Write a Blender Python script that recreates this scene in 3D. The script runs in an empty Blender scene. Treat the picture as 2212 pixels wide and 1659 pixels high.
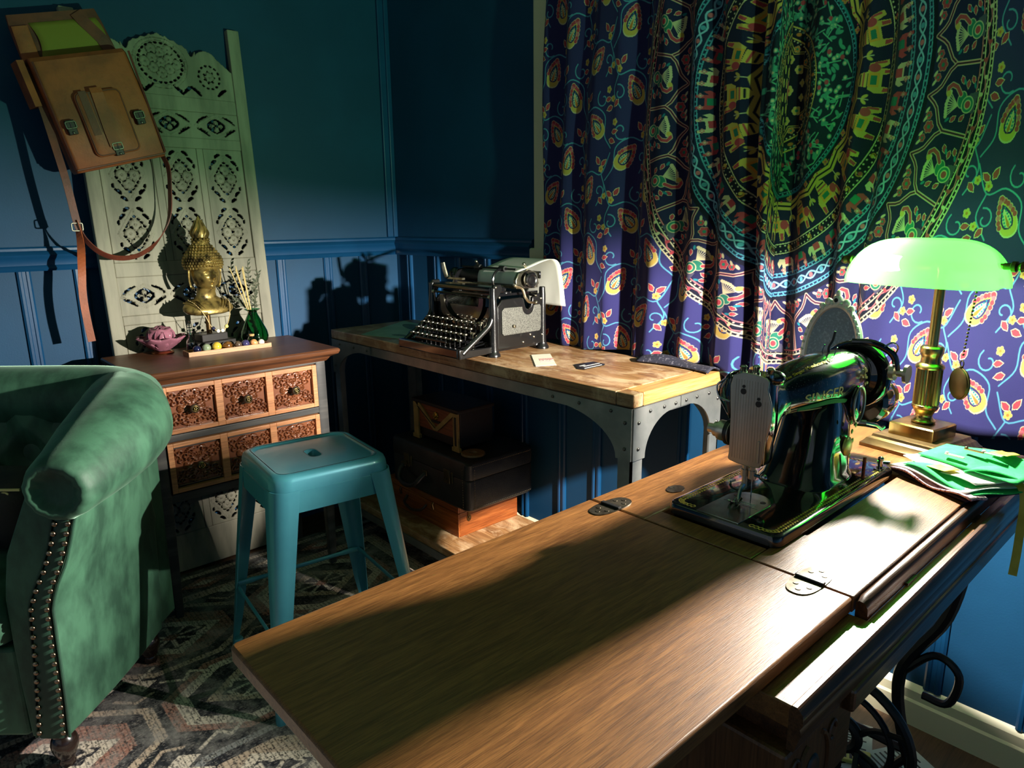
# A dim blue study: treadle sewing table lit by a green banker's lamp, desk with typewriter, carved cabinet and screen,
# velvet armchair, teal stool.  World axes: x along the window wall, y along the left wall, z up; the camera stands at (0, 0, 1.17).
SHADE_E, BULB_E, LAMP_W, SKY_E, EXPO = 13.0, 300.0, 240.0, .34, 0.0
import bpy, math, random
import numpy as np
from mathutils import Vector, Matrix, Euler, Quaternion
S = bpy.context.scene
COL = S.collection
PI = math.pi
R_ = math.radians
rnd = random.Random(7)

# ---------------------------------------------------------------- materials
def lin(r, g, b):
    f = lambda c: (c/12.92 if c <= .04045 else ((c+.055)/1.055)**2.4)
    return (f(r/255), f(g/255), f(b/255), 1)

def newmat(name):
    m = bpy.data.materials.new(name); m.use_nodes = True
    nt = m.node_tree
    return m, nt, nt.nodes['Principled BSDF']

def coords(nt, scale=(1, 1, 1), kind='Object'):
    tc = nt.nodes.new('ShaderNodeTexCoord'); mp = nt.nodes.new('ShaderNodeMapping')
    mp.inputs['Scale'].default_value = scale
    nt.links.new(tc.outputs[kind], mp.inputs['Vector'])
    return mp.outputs['Vector']

def noise(nt, vec, scale, detail=4, rough=.55, dist=0):
    n = nt.nodes.new('ShaderNodeTexNoise')
    n.inputs['Scale'].default_value = scale; n.inputs['Detail'].default_value = detail
    n.inputs['Roughness'].default_value = rough; n.inputs['Distortion'].default_value = dist
    nt.links.new(vec, n.inputs['Vector'])
    return n.outputs['Fac']

def ramp(nt, fac, stops):
    r = nt.nodes.new('ShaderNodeValToRGB'); e = r.color_ramp.elements
    while len(e) < len(stops): e.new(.5)
    for el, (p, c) in zip(e, stops): el.position = p; el.color = c
    nt.links.new(fac, r.inputs['Fac'])
    return r.outputs['Color']

def bump(nt, b, h, strength, dist=.002):
    n = nt.nodes.new('ShaderNodeBump'); n.inputs['Strength'].default_value = strength
    n.inputs['Distance'].default_value = dist
    nt.links.new(h, n.inputs['Height']); nt.links.new(n.outputs['Normal'], b.inputs['Normal'])

def P(name, col, rough=.5, metal=0, col2=None, vs=30, vr=(.4, .62), bs=None, bst=.3, bd=.002, coat=0, coatr=.1, spec=None, sheen=0, aniso=0, stretch=(1, 1, 1)):
    """painted / plain surface with an optional second colour broken up by noise and an optional fine bump"""
    m, nt, b = newmat(name)
    b.inputs['Base Color'].default_value = col; b.inputs['Roughness'].default_value = rough
    b.inputs['Metallic'].default_value = metal
    if spec is not None: b.inputs['Specular IOR Level'].default_value = spec
    if coat: b.inputs['Coat Weight'].default_value = coat; b.inputs['Coat Roughness'].default_value = coatr
    if sheen: b.inputs['Sheen Weight'].default_value = sheen; b.inputs['Sheen Roughness'].default_value = .35
    if aniso: b.inputs['Anisotropic'].default_value = aniso
    if col2 or bs: v = coords(nt, stretch)
    if col2: nt.links.new(ramp(nt, noise(nt, v, vs, 6), [(vr[0], col), (vr[1], col2)]), b.inputs['Base Color'])
    if bs: bump(nt, b, noise(nt, v, bs, 5), bst, bd)
    return m

def wood(name, c1, c2, axis=1, rough=.4, coat=0, s=1, bst=.15, c3=None, blotch=None):
    """long grain running along axis, with fine pores"""
    m, nt, b = newmat(name)
    sc = [14*s, 14*s, 14*s]; sc[axis] = 1.1*s
    v = coords(nt, sc)
    g = noise(nt, v, 3.2, 8, .62, .9)
    stops = [(.33, c1), (.66, c2)]
    if c3: stops = [(.28, c3), (.45, c1), (.68, c2)]
    base = ramp(nt, g, stops)
    sc2 = [160*s, 160*s, 160*s]; sc2[axis] = 5*s
    p = noise(nt, coords(nt, sc2), 2.4, 3, .6)
    pr = ramp(nt, p, [(.36, (.45, .42, .4, 1)), (.56, (1, 1, 1, 1))])
    mx = nt.nodes.new('ShaderNodeMix'); mx.data_type = 'RGBA'; mx.blend_type = 'MULTIPLY'; mx.inputs[0].default_value = .75
    nt.links.new(base, mx.inputs[6]); nt.links.new(pr, mx.inputs[7])
    col = mx.outputs[2]
    if blotch:   # pale worn patches
        m2 = nt.nodes.new('ShaderNodeMix'); m2.data_type = 'RGBA'
        f = ramp(nt, noise(nt, coords(nt, (1, 1.6, 1)), 9, 7, .7, .6), [(.47, (0, 0, 0, 1)), (.64, (.75, .75, .75, 1))])
        nt.links.new(f, m2.inputs[0]); nt.links.new(col, m2.inputs[6]); m2.inputs[7].default_value = blotch; col = m2.outputs[2]
    nt.links.new(col, b.inputs['Base Color'])
    b.inputs['Roughness'].default_value = rough
    if coat: b.inputs['Coat Weight'].default_value = coat; b.inputs['Coat Roughness'].default_value = .18
    bump(nt, b, p, bst, .001)
    return m

def glass(name, col, rough=.02, ior=1.45, trans=1.0):
    m, nt, b = newmat(name)
    b.inputs['Base Color'].default_value = col; b.inputs['Roughness'].default_value = rough
    b.inputs['Transmission Weight'].default_value = trans; b.inputs['IOR'].default_value = ior
    return m

def imgmat(name, img, rough=.8, uv=True, trans=0, sheen=0, weave=0, wst=.2, fade=None):
    m, nt, b = newmat(name)
    t = nt.nodes.new('ShaderNodeTexImage'); t.image = img; t.extension = 'EXTEND'; t.interpolation = 'Linear'
    tc = nt.nodes.new('ShaderNodeTexCoord'); nt.links.new(tc.outputs['UV'], t.inputs['Vector'])
    col = t.outputs['Color']
    b.inputs['Roughness'].default_value = rough
    b.inputs['Specular IOR Level'].default_value = .2
    if fade:
        f = ramp(nt, noise(nt, coords(nt), fade[0], 8, .75), [(fade[1], (0, 0, 0, 1)), (fade[2], (1, 1, 1, 1))])
        mx = nt.nodes.new('ShaderNodeMix'); mx.data_type = 'RGBA'
        nt.links.new(f, mx.inputs[0]); mx.inputs[6].default_value = fade[3]; nt.links.new(col, mx.inputs[7]); col = mx.outputs[2]
    nt.links.new(col, b.inputs['Base Color'])
    if weave:
        bump(nt, b, noise(nt, coords(nt), weave, 2), wst, .001)
    if sheen: b.inputs['Sheen Weight'].default_value = sheen
    if trans:
        tr = nt.nodes.new('ShaderNodeBsdfTranslucent'); nt.links.new(col, tr.inputs['Color'])
        mix = nt.nodes.new('ShaderNodeMixShader'); mix.inputs[0].default_value = trans
        nt.links.new(b.outputs[0], mix.inputs[1]); nt.links.new(tr.outputs[0], mix.inputs[2])
        nt.links.new(mix.outputs[0], nt.nodes['Material Output'].inputs['Surface'])
    return m

# ---------------------------------------------------------------- mesh builder
class MB:
    def __init__(s): s.v = []; s.f = []; s.m = []; s.T = None; s.mi = 0
    def add(s, vs, fs):
        n = len(s.v)
        s.v += [tuple(s.T @ Vector(p)) for p in vs] if s.T is not None else [tuple(p) for p in vs]
        s.f += [tuple(i+n for i in f) for f in fs]; s.m += [s.mi]*len(fs)
        return s
    def box(s, x0, x1, y0, y1, z0, z1):
        return s.add([(x0, y0, z0), (x1, y0, z0), (x1, y1, z0), (x0, y1, z0), (x0, y0, z1), (x1, y0, z1), (x1, y1, z1), (x0, y1, z1)],
                     [(0, 3, 2, 1), (4, 5, 6, 7), (0, 1, 5, 4), (1, 2, 6, 5), (2, 3, 7, 6), (3, 0, 4, 7)])
    def loft(s, rings, caps=True, closed=True, ends=None):
        n = len(rings[0]); vs = [p for r in rings for p in r]; fs = []
        for i in range(len(rings)-1):
            for j in range(n if closed else n-1):
                a, b = i*n+j, i*n+(j+1) % n
                fs.append((a, b, b+n, a+n))
        if caps and closed:
            fs.append(tuple(reversed(range(n)))); fs.append(tuple(range((len(rings)-1)*n, len(rings)*n)))
        return s.add(vs, fs)
    def cyl(s, p0, p1, r0, r1=None, n=20, caps=True):
        r1 = r0 if r1 is None else r1
        return s.tube([p0, p1], [r0, r1], n, caps=caps)
    def tube(s, pts, r, n=10, closed=False, caps=True, flat=None, up=None):
        pts = [Vector(p) for p in pts]; N = len(pts)
        rr = r if isinstance(r, (list, tuple)) else [r]*N
        rings = []; prev = None
        for i, p in enumerate(pts):
            a = pts[(i-1) % N] if (closed or i > 0) else p
            b = pts[(i+1) % N] if (closed or i < N-1) else p
            t = (b-a).normalized()
            if prev is None:
                u = Vector(up) if up else (Vector((0, 0, 1)) if abs(t.z) < .9 else Vector((1, 0, 0)))
            else: u = prev
            u = (u-t*u.dot(t)).normalized(); w = t.cross(u); prev = u
            fl = flat or (1, 1)
            rings.append([p+(u*math.cos(2*PI*k/n)*fl[0]+w*math.sin(2*PI*k/n)*fl[1])*rr[i] for k in range(n)])
        if closed: rings.append(rings[0]); caps = False
        return s.loft(rings, caps)
    def strap(s, pts, w, th, side):
        """flat band along pts; side = width direction"""
        pts = [Vector(p) for p in pts]; rings = []
        for i, p in enumerate(pts):
            t = (pts[min(i+1, len(pts)-1)]-pts[max(i-1, 0)]).normalized()
            sd = Vector(side[i] if isinstance(side, list) else side); sd = (sd-t*sd.dot(t)).normalized(); nn = t.cross(sd)
            rings.append([p+sd*w/2+nn*th/2, p-sd*w/2+nn*th/2, p-sd*w/2-nn*th/2, p+sd*w/2-nn*th/2])
        return s.loft(rings)
    def lathe(s, prof, n=28, c=(0, 0, 0), ax='z', M=None):
        rings = []
        for r, h in prof:
            ring = []
            for k in range(n):
                a = 2*PI*k/n; x, y = max(r, 1e-5)*math.cos(a), max(r, 1e-5)*math.sin(a)
                p = Vector((x, y, h)) if ax == 'z' else (Vector((h, x, y)) if ax == 'x' else Vector((y, h, x)))
                if M is not None: p = M @ p
                ring.append(p+Vector(c))
            rings.append(ring)
        return s.loft(rings)
    def prism(s, poly, h0, h1, pl='xy'):
        f = {'xy': lambda a, b, h: (a, b, h), 'xz': lambda a, b, h: (a, h, b), 'yz': lambda a, b, h: (h, a, b)}[pl]
        return s.loft([[f(a, b, h0) for a, b in poly], [f(a, b, h1) for a, b in poly]])
    def ring(s, outer, inner, h0, h1, pl='xy'):
        """plate with one hole; outer and inner have the same point count"""
        f = {'xy': lambda a, b, h: (a, b, h), 'xz': lambda a, b, h: (a, h, b), 'yz': lambda a, b, h: (h, a, b)}[pl]
        L = [[f(a, b, h1) for a, b in outer], [f(a, b, h1) for a, b in inner], [f(a, b, h0) for a, b in inner], [f(a, b, h0) for a, b in outer]]
        return s.loft(L+[L[0]], caps=False)
    def sph(s, c, r, nu=16, nv=10, fn=None):
        rx, ry, rz = r if isinstance(r, (tuple, list)) else (r, r, r); rings = []
        for i in range(nv+1):
            th = -PI/2+PI*i/nv; ring = []
            for k in range(nu):
                a = 2*PI*k/nu; e = max(math.cos(th), 1e-4)
                d = Vector((e*math.cos(a), e*math.sin(a), math.sin(th)))
                p = Vector((d.x*rx, d.y*ry, d.z*rz))
                if fn: p = fn(d, p)
                ring.append(p+Vector(c))
            rings.append(ring)
        return s.loft(rings)
    def grid(s, fn, nu, nv, keep=None):
        vs = [fn(i/nu, j/nv) for j in range(nv+1) for i in range(nu+1)]
        fs = [(j*(nu+1)+i, j*(nu+1)+i+1, (j+1)*(nu+1)+i+1, (j+1)*(nu+1)+i) for j in range(nv) for i in range(nu) if keep is None or keep[j, i]]
        return s.add(vs, fs)
    def build(s, name, mat, parent=None, smooth=38, bev=0, seg=2, sub=0, solid=0, uv=None, local=False):
        me = bpy.data.meshes.new(name)
        vs = s.v
        if parent is not None and not local:
            W = MW[parent].inverted(); vs = [tuple(W @ Vector(p)) for p in vs]
        me.from_pydata(vs, [], s.f)
        for mm in (mat if isinstance(mat, (list, tuple)) else [mat]): me.materials.append(mm)
        if any(s.m): me.polygons.foreach_set('material_index', s.m)
        if uv is not None:
            l = me.uv_layers.new(name='uv')
            idx = np.zeros(len(me.loops), dtype=np.int32); me.loops.foreach_get('vertex_index', idx)
            l.data.foreach_set('uv', np.asarray(uv, dtype=np.float32)[idx].ravel())
        me.update()
        o = bpy.data.objects.new(name, me); COL.objects.link(o)
        if parent is not None: o.parent = parent; MW[o] = MW[parent]
        else: MW[o] = Matrix.Identity(4)
        if smooth:
            me.shade_smooth()
            if smooth < 180: me.set_sharp_from_angle(angle=R_(smooth))
        if solid:
            md = o.modifiers.new('solid', 'SOLIDIFY'); md.thickness = solid; md.offset = 0
        if bev:
            md = o.modifiers.new('bevel', 'BEVEL'); md.width = bev; md.segments = seg; md.limit_method = 'ANGLE'; md.angle_limit = R_(35)
        if sub:
            md = o.modifiers.new('sub', 'SUBSURF'); md.levels = sub; md.render_levels = sub
        return o

MW = {}
def thing(name, label, cat, loc=(0, 0, 0), rz=0, group=None):
    o = bpy.data.objects.new(name, None); COL.objects.link(o); o.empty_display_size = .05
    o.location = loc; o.rotation_euler = (0, 0, rz)
    MW[o] = Matrix.Translation(loc) @ Matrix.Rotation(rz, 4, 'Z')
    return tag(o, label, cat, group)
def tag(o, label, cat, group=None):
    o['label'] = label; o['category'] = cat
    if group: o['group'] = group
    return o
def struct(o): o['kind'] = 'structure'; return o
def copypart(o, parent=None, M=None, mw=None):
    c = o.copy(); COL.objects.link(c); c.parent = parent if parent is not None else o.parent
    MW[c] = MW[o]
    if M is not None: c.matrix_local = M; c.matrix_basis = M
    return c
def rrect(x0, x1, y0, y1, r, k=6):
    out = []
    for cx, cy, a0 in ((x1-r, y0+r, -PI/2), (x1-r, y1-r, 0), (x0+r, y1-r, PI/2), (x0+r, y0+r, PI)):
        for i in range(k+1):
            a = a0+PI/2*i/k; out.append((cx+r*math.cos(a), cy+r*math.sin(a)))
    return out
def sup(cx, cy, a, b, n=32, e=2.0, off=0):
    """superellipse outline"""
    out = []
    for k in range(n):
        t = 2*PI*k/n+off; c, s_ = math.cos(t), math.sin(t)
        out.append((cx+a*math.copysign(abs(c)**(2/e), c), cy+b*math.copysign(abs(s_)**(2/e), s_)))
    return out
def spline(pts, n=8, closed=False):
    """Catmull-Rom through pts"""
    P_ = [Vector(p) for p in pts]; N = len(P_); out = []
    segs = N if closed else N-1
    for i in range(segs):
        p0 = P_[(i-1) % N] if closed or i > 0 else P_[0]*2-P_[1]
        p1 = P_[i]; p2 = P_[(i+1) % N]
        p3 = P_[(i+2) % N] if closed or i < N-2 else P_[N-1]*2-P_[N-2]
        for k in range(n):
            t = k/n
            out.append(.5*((2*p1)+(p2-p0)*t+(2*p0-5*p1+4*p2-p3)*t*t+(3*p1-p0-3*p2+p3)*t**3))
    if not closed: out.append(P_[-1])
    return out
def textmesh(name, body, size, mat, parent, M, depth=.0004, warp=None, font_w=1.0, align='LEFT', shear=0):
    """built-in font lettering as a thin raised mesh; M places it in the world"""
    cu = bpy.data.curves.new(name, 'FONT'); cu.body = body; cu.size = size; cu.extrude = depth; cu.align_x = align; cu.shear = shear
    cu.resolution_u = 3
    t = bpy.data.objects.new(name, cu); COL.objects.link(t)
    dg = bpy.context.evaluated_depsgraph_get()
    me = bpy.data.meshes.new_from_object(t.evaluated_get(dg))
    bpy.data.objects.remove(t); bpy.data.curves.remove(cu)
    W = MW[parent].inverted() if parent is not None else Matrix.Identity(4)
    for v in me.vertices:
        p = Vector((v.co.x*font_w, v.co.y, v.co.z))
        p = warp(p) if warp else M @ p
        v.co = W @ p
    me.materials.clear(); me.materials.append(mat); me.name = name
    o = bpy.data.objects.new(name, me); COL.objects.link(o)
    if parent is not None: o.parent = parent; MW[o] = MW[parent]
    return o
# ---------------------------------------------------------------- painting patterns into arrays (cloth, rug, carved relief)
class Canvas:
    def __init__(s, x0, x1, y0, y1, ppm, bg, ch=3):
        s.x0, s.y0, s.p = x0, y0, ppm
        s.w, s.h = int((x1-x0)*ppm), int((y1-y0)*ppm); s.ch = ch
        s.a = np.zeros((s.h, s.w, ch), np.float32); s.a[:] = bg
    def _box(s, xs, ys, pad):
        i0 = max(0, int((min(xs)-pad-s.x0)*s.p)-1); i1 = min(s.w, int((max(xs)+pad-s.x0)*s.p)+2)
        j0 = max(0, int((min(ys)-pad-s.y0)*s.p)-1); j1 = min(s.h, int((max(ys)+pad-s.y0)*s.p)+2)
        if i1 <= i0 or j1 <= j0: return None
        X = (np.arange(i0, i1)+.5)/s.p+s.x0; Y = (np.arange(j0, j1)+.5)/s.p+s.y0
        return slice(j0, j1), slice(i0, i1), X[None, :], Y[:, None]
    def _put(s, b, cov, col):
        c = cov[..., None]; reg = s.a[b[0], b[1]]
        s.a[b[0], b[1]] = reg*(1-c)+np.asarray(col, np.float32)*c
    def ell(s, cx, cy, a, b, col, rot=0):
        m = max(a, b); q = s._box((cx-m, cx+m), (cy-m, cy+m), 0)
        if q is None: return
        dx, dy = q[2]-cx, q[3]-cy; c, n = math.cos(rot), math.sin(rot)
        d = np.sqrt(((dx*c+dy*n)/a)**2+((-dx*n+dy*c)/b)**2)
        s._put(q, np.clip((1-d)*min(a, b)*s.p+.5, 0, 1), col)
    def poly(s, pts, col):
        xs = [p[0] for p in pts]; ys = [p[1] for p in pts]; q = s._box(xs, ys, 0)
        if q is None: return
        ins = np.zeros((q[3].shape[0], q[2].shape[1]), bool); n = len(pts)
        for i in range(n):
            xa, ya = pts[i]; xb, yb = pts[(i+1) % n]
            if ya == yb: continue
            cr = ((ya > q[3]) != (yb > q[3])) & (q[2] < (xb-xa)*(q[3]-ya)/(yb-ya)+xa)
            ins ^= cr
        s._put(q, ins.astype(np.float32), col)
    def line(s, pts, w, col, prof=False):
        """stroke of width w; all segments share one coverage so joints stay clean"""
        xs = [p[0] for p in pts]; ys = [p[1] for p in pts]; q = s._box(xs, ys, w)
        if q is None: return
        D = None
        for (xa, ya), (xb, yb) in zip(pts[:-1], pts[1:]):
            vx, vy = xb-xa, yb-ya; L = vx*vx+vy*vy+1e-12
            t = np.clip(((q[2]-xa)*vx+(q[3]-ya)*vy)/L, 0, 1)
            d = np.hypot(q[2]-xa-t*vx, q[3]-ya-t*vy); D = d if D is None else np.minimum(D, d)
        if prof:
            h = np.sqrt(np.clip(1-(D/(w/2))**2, 0, 1)); reg = s.a[q[0], q[1]]
            s.a[q[0], q[1]] = np.maximum(reg, (h*col)[..., None])
        else: s._put(q, np.clip((w/2-D)*s.p+.5, 0, 1), col)
    def image(s, name):
        im = bpy.data.images.new(name, s.w, s.h)
        px = np.ones((s.h, s.w, 4), np.float32); px[..., :3] = np.clip(s.a, 0, 1)
        im.pixels.foreach_set(px.ravel()); im.update(); im.pack()
        return im

def xf(pts, cx, cy, sc, rot, flip=1):
    c, n = math.cos(rot)*sc, math.sin(rot)*sc
    return [(cx+(x*flip)*c-y*n, cy+(x*flip)*n+y*c) for x, y in pts]
def spiral(turn=1.2, k=14, r0=1, r1=.25):
    return [((r0+(r1-r0)*i/k)*math.cos(2*PI*turn*i/k), (r0+(r1-r0)*i/k)*math.sin(2*PI*turn*i/k)) for i in range(k+1)]

NAVY = (.15, .14, .33); BLK = (.04, .045, .12); CORAL = (.60, .20, .25); PINK = (.66, .34, .38); YEL = (.68, .56, .28)
CREAM = (.68, .62, .50); TEAL = (.10, .40, .46); SKY = (.27, .50, .60); ORNG = (.64, .38, .17); GRN = (.12, .38, .32)

def paisley(C, cx, cy, L, rot, fl=1):
    """leaf-shaped boteh: scalloped coral lobes, cream body, dotted teal heart"""
    body = [(0, -.5), (.2, -.43), (.29, -.2), (.27, .05), (.19, .28), (.08, .45), (.03, .5), (-.1, .34), (-.23, .1), (-.29, -.15), (-.22, -.4)]
    sp = [tuple(p) for p in [(v.x, v.y) for v in spline([(x, y, 0) for x, y in body], 4, True)]]
    C.poly(xf(sp, cx, cy, L*1.1, rot, fl), CREAM)
    C.poly(xf(sp, cx, cy, L*1.0, rot, fl), YEL)
    for i in range(1, 15):
        x, y = sp[(i*2+8) % len(sp)]
        if y > -.34:
            (px, py), = xf([(x*1.0, y*1.0)], cx, cy, L, rot, fl); C.ell(px, py, L*.078, L*.078, CREAM)
    for i in range(1, 15):
        x, y = sp[(i*2+8) % len(sp)]
        if y > -.34:
            (px, py), = xf([(x*.97, y*.97)], cx, cy, L, rot, fl); C.ell(px, py, L*.066, L*.066, CORAL if i % 3 else PINK)
    C.poly(xf(sp, cx, cy, L*.66, rot, fl), NAVY)
    C.poly(xf([(x*.8, y*.8-.06) for x, y in sp], cx, cy, L*.62, rot, fl), CREAM)
    for sx in (-.1, .1):
        for k in range(6):
            (px, py), = xf([(sx*(1-k*.08), -.2+k*.085)], cx, cy, L, rot, fl); C.ell(px, py, L*.028, L*.028, TEAL)
    C.poly(xf([(0, -.32), (.05, -.22), (0, .1), (-.05, -.22)], cx, cy, L, rot, fl), ORNG)
    for a in (-.6, 0, .6):
        (px, py), = xf([(.16*math.sin(a), -.40+.05*abs(a))], cx, cy, L, rot, fl); C.ell(px, py, L*.08, L*.03, YEL, rot+PI/2+a*.8)
def bud(C, cx, cy, s, rot):
    C.poly(xf([(0, -.55), (.33, -.2), (.3, .2), (0, .62), (-.3, .2), (-.33, -.2)], cx, cy, s, rot), CREAM)
    C.poly(xf([(0, -.45), (.25, -.16), (.22, .15), (0, .5), (-.22, .15), (-.25, -.16)], cx, cy, s, rot), CORAL)
def flow(C, cx, cy, s, col=YEL, mid=ORNG, n=5):
    for k in range(n):
        a = 2*PI*k/n; C.ell(cx+s*.5*math.cos(a), cy+s*.5*math.sin(a), s*.36, s*.36, CREAM)
    for k in range(n):
        a = 2*PI*k/n; C.ell(cx+s*.5*math.cos(a), cy+s*.5*math.sin(a), s*.29, s*.29, col)
    C.ell(cx, cy, s*.26, s*.26, mid)
def field_cell(C, cx, cy, s, k):
    r = random.Random(k); f = 1 if k % 2 else -1
    w = .0042*s
    curl = xf(spiral(.9), cx+.035*s*f, cy+.052*s, .030*s, 2.2, f); C.line(curl, w, SKY)
    C.line(xf(spiral(.9), cx-.05*s*f, cy-.035*s, .026*s, 5.0, -f), w, SKY)
    C.line([(p.x, p.y) for p in spline([(cx-.09*s*f, cy+.085*s, 0), (cx-.055*s*f, cy+.02*s, 0), (cx+.0*s, cy+.03*s, 0), (cx+.05*s*f, cy-.0*s, 0), (cx+.055*s*f, cy-.06*s, 0), (cx+.09*s*f, cy-.1*s, 0)], 5)], w, SKY)
    C.line([(p.x, p.y) for p in spline([(cx-.055*s*f, cy+.02*s, 0), (cx-.075*s*f, cy-.03*s, 0), (cx-.04*s*f, cy-.08*s, 0)], 5)], w, SKY)
    paisley(C, cx+.012*s*f, cy-.03*s, .088*s, .55*f+(k % 3-1)*.25, f)
    bud(C, cx-.062*s*f, cy+.055*s, .030*s, .9*f); bud(C, cx-.035*s*f, cy+.062*s, .03*s, -.6*f)
    flow(C, cx-.052*s*f, cy+.036*s, .014*s)
    bud(C, cx+.072*s*f, cy+.022*s, .030*s, 1.9*f); bud(C, cx+.062*s*f, cy+.05*s, .027*s, -1.4)
    flow(C, cx+.062*s*f, cy+.079*s, .014*s); bud(C, cx-.06*s*f, cy-.064*s, .028*s, 2.4*f); flow(C, cx-.078*s*f, cy-.05*s, .013*s)

def cloth_image():
    C = Canvas(-1.30, 1.05, -.78, .80, 900, NAVY)
    # leaf field outside the medallion
    k = 0; dx, dy = .142, .172
    for i in range(-10, 9):
        for j in range(-6, 7):
            cx, cy = i*dx, j*dy+(dy/2 if i % 2 else 0); k += 1
            if math.hypot(cx, cy) > .55: field_cell(C, cx, cy, .86, k+i)
    X = (np.arange(C.w)+.5)/C.p+C.x0; Y = (np.arange(C.h)+.5)/C.p+C.y0
    RR = np.hypot(X[None, :], Y[:, None])/.63
    def band(r0, r1, col): C.a[(RR >= r0) & (RR < r1)] = col
    band(0, 1.0, BLK); band(.76, .945, (.085, .085, .23)); band(.395, .545, (.07, .075, .20)); band(.59, .74, (.06, .10, .22)); band(.20, .385, (.045, .10, .17))
    def pol(r, t): return (r*.63*math.cos(t), r*.63*math.sin(t))
    def circ(r, w, col): band(r-w/1.26, r+w/1.26, col)
    def dots(r, n, s, col):
        for i in range(n): C.ell(*pol(r, 2*PI*i/n), s, s, col)
    # outer scroll border
    for r in (.95, .965, .99, 1.003): circ(r, .0035, CREAM if r > .96 else PINK)
    dots(.997, 330, .0022, CREAM); dots(.957, 300, .0022, CREAM)
    n = 64
    C.line([pol(.977+.008*math.sin(i*PI/2.5), 2*PI*i/(n*5)) for i in range(n*5+1)], .0035, PINK)
    for i in range(n*2):
        t = 2*PI*i/(n*2); x, y = pol(.977+.006*(1 if i % 2 else -1), t); C.ell(x, y, .006, .004, CORAL if i % 4 < 2 else CREAM, t)
    # peacock panels
    N = 28
    for i in range(N):
        t = 2*PI*(i+.5)/N; h = PI/N
        for w, col in ((.0085, CREAM), (.0055, PINK), (.0022, BLK)):
            C.line([pol(.945, t-h), pol(.852, t-h), pol(.83, t-h*.82), pol(.805, t-h*.35), pol(.79, t-h*.2), pol(.762, t), pol(.79, t+h*.2), pol(.805, t+h*.35), pol(.83, t+h*.82), pol(.852, t+h), pol(.945, t+h)], w, col)
        for d, s in ((-h*.62, .010), (h*.62, .010), (-h*.98, .015)):
            flow(C, *pol(.783 if s < .012 else .795, t+d), s, CORAL, GRN, 6)
        for d in (-h*.75, -h*.45, h*.45, h*.75): C.ell(*pol(.772, t+d), .007, .003, CREAM, t+1)
        cx, cy = pol(.885, t); rot = t+PI/2; s = .047
        q = lambda pts: xf(pts, cx, cy, s, rot)
        C.poly(q([(-.55, -.95), (.3, -1.0), (.2, -.55), (-.5, -.5)]), (.25, .24, .32))
        for a in range(-4, 5): # fan tail
            e = (.1+.75*math.sin(a*.17)-.35, .62-.12*abs(a*.2)); C.line(q([(-.28, 0), e]), .0022, CREAM); C.ell(*q([e])[0], .0042, .0042, CREAM)
        C.ell(*q([(-.05, -.18)])[0], s*.34, s*.26, CREAM, rot); C.ell(*q([(-.05, -.18)])[0], s*.30, s*.22, GRN, rot)
        C.line(q([(.15, -.05), (.42, .22), (.5, .5), (.36, .68), (.2, .66)]), .0105, CREAM); C.line(q([(.15, -.05), (.42, .22), (.5, .5), (.36, .68), (.2, .66)]), .0072, CORAL)
        C.ell(*q([(.15, .62)])[0], .0058, .0058, YEL); C.ell(*q([(-.22, -.52)])[0], s*.34, s*.34, CREAM); C.ell(*q([(-.22, -.52)])[0], s*.29, s*.29, GRN)
        C.ell(*q([(-.22, -.52)])[0], s*.19, s*.19, CREAM); C.ell(*q([(-.22, -.52)])[0], s*.14, s*.14, CORAL)
        for dx, dy in ((.55, -.35), (.7, 0), (.72, -.6), (-.8, .1), (-.75, -.35)):
            (fx, fy), = q([(dx, dy)]); bud(C, fx, fy, .017, rot+dx*3)
        for dx, dy in ((.62, -.15), (.5, -.75), (-.85, .4)): C.ell(*q([(dx, dy)])[0], .006, .003, TEAL, rot+dx)
    # chain between twin dotted lines
    for r in (.665, .735): circ(r-.006, .003, SKY); circ(r+.006, .003, SKY); dots(r, 240, .0022, SKY)
    n = 44
    for ph in (0, PI):
        C.line([pol(.70+.013*math.sin(i*2*PI/10+ph), 2*PI*i/(n*10)) for i in range(n*10+1)], .0042, (.45, .62, .72))
    for i in range(n*2): C.ell(*pol(.70, 2*PI*(i+.5)/(n*2)), .0055, .0055, PINK if i % 2 else SKY)
    # procession of elephants and horses
    n = 46
    for i in range(n):
        t = 2*PI*i/n; cx, cy = pol(.627, t); rot = t+PI/2; s = .026; q = lambda pts: xf(pts, cx, cy, s, rot, -1)
        col = CORAL if i % 2 else CREAM
        C.poly(q([(-.7, -.9), (-.45, -.9), (-.4, -.2), (.3, -.2), (.35, -.9), (.6, -.9), (.6, .1), (.9, -.3), (1.0, .2), (.75, .55), (.4, .5), (-.5, .5), (-.75, .2)]), col)
        C.poly(q([(-.35, 0), (.3, 0), (.3, .6), (-.35, .6)]), GRN if i % 2 else CORAL)
        for d in (-.028, .028): flow(C, *pol(.648, t+d*1.2), .007, PINK, CREAM, 4)
    # scroll border
    for r in (.55, .585): circ(r, .003, CREAM); dots(r+(.008 if r < .56 else -.008), 210, .0022, CREAM)
    for i in range(56):
        x, y = pol(.568, 2*PI*i/56); C.line(xf(spiral(.8), x, y, .0085, 2*PI*i/56+(PI if i % 2 else 0)), .003, ORNG); C.ell(x, y, .004, .004, CORAL if i % 2 else YEL)
    # big elephants with howdahs
    n = 22
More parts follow.
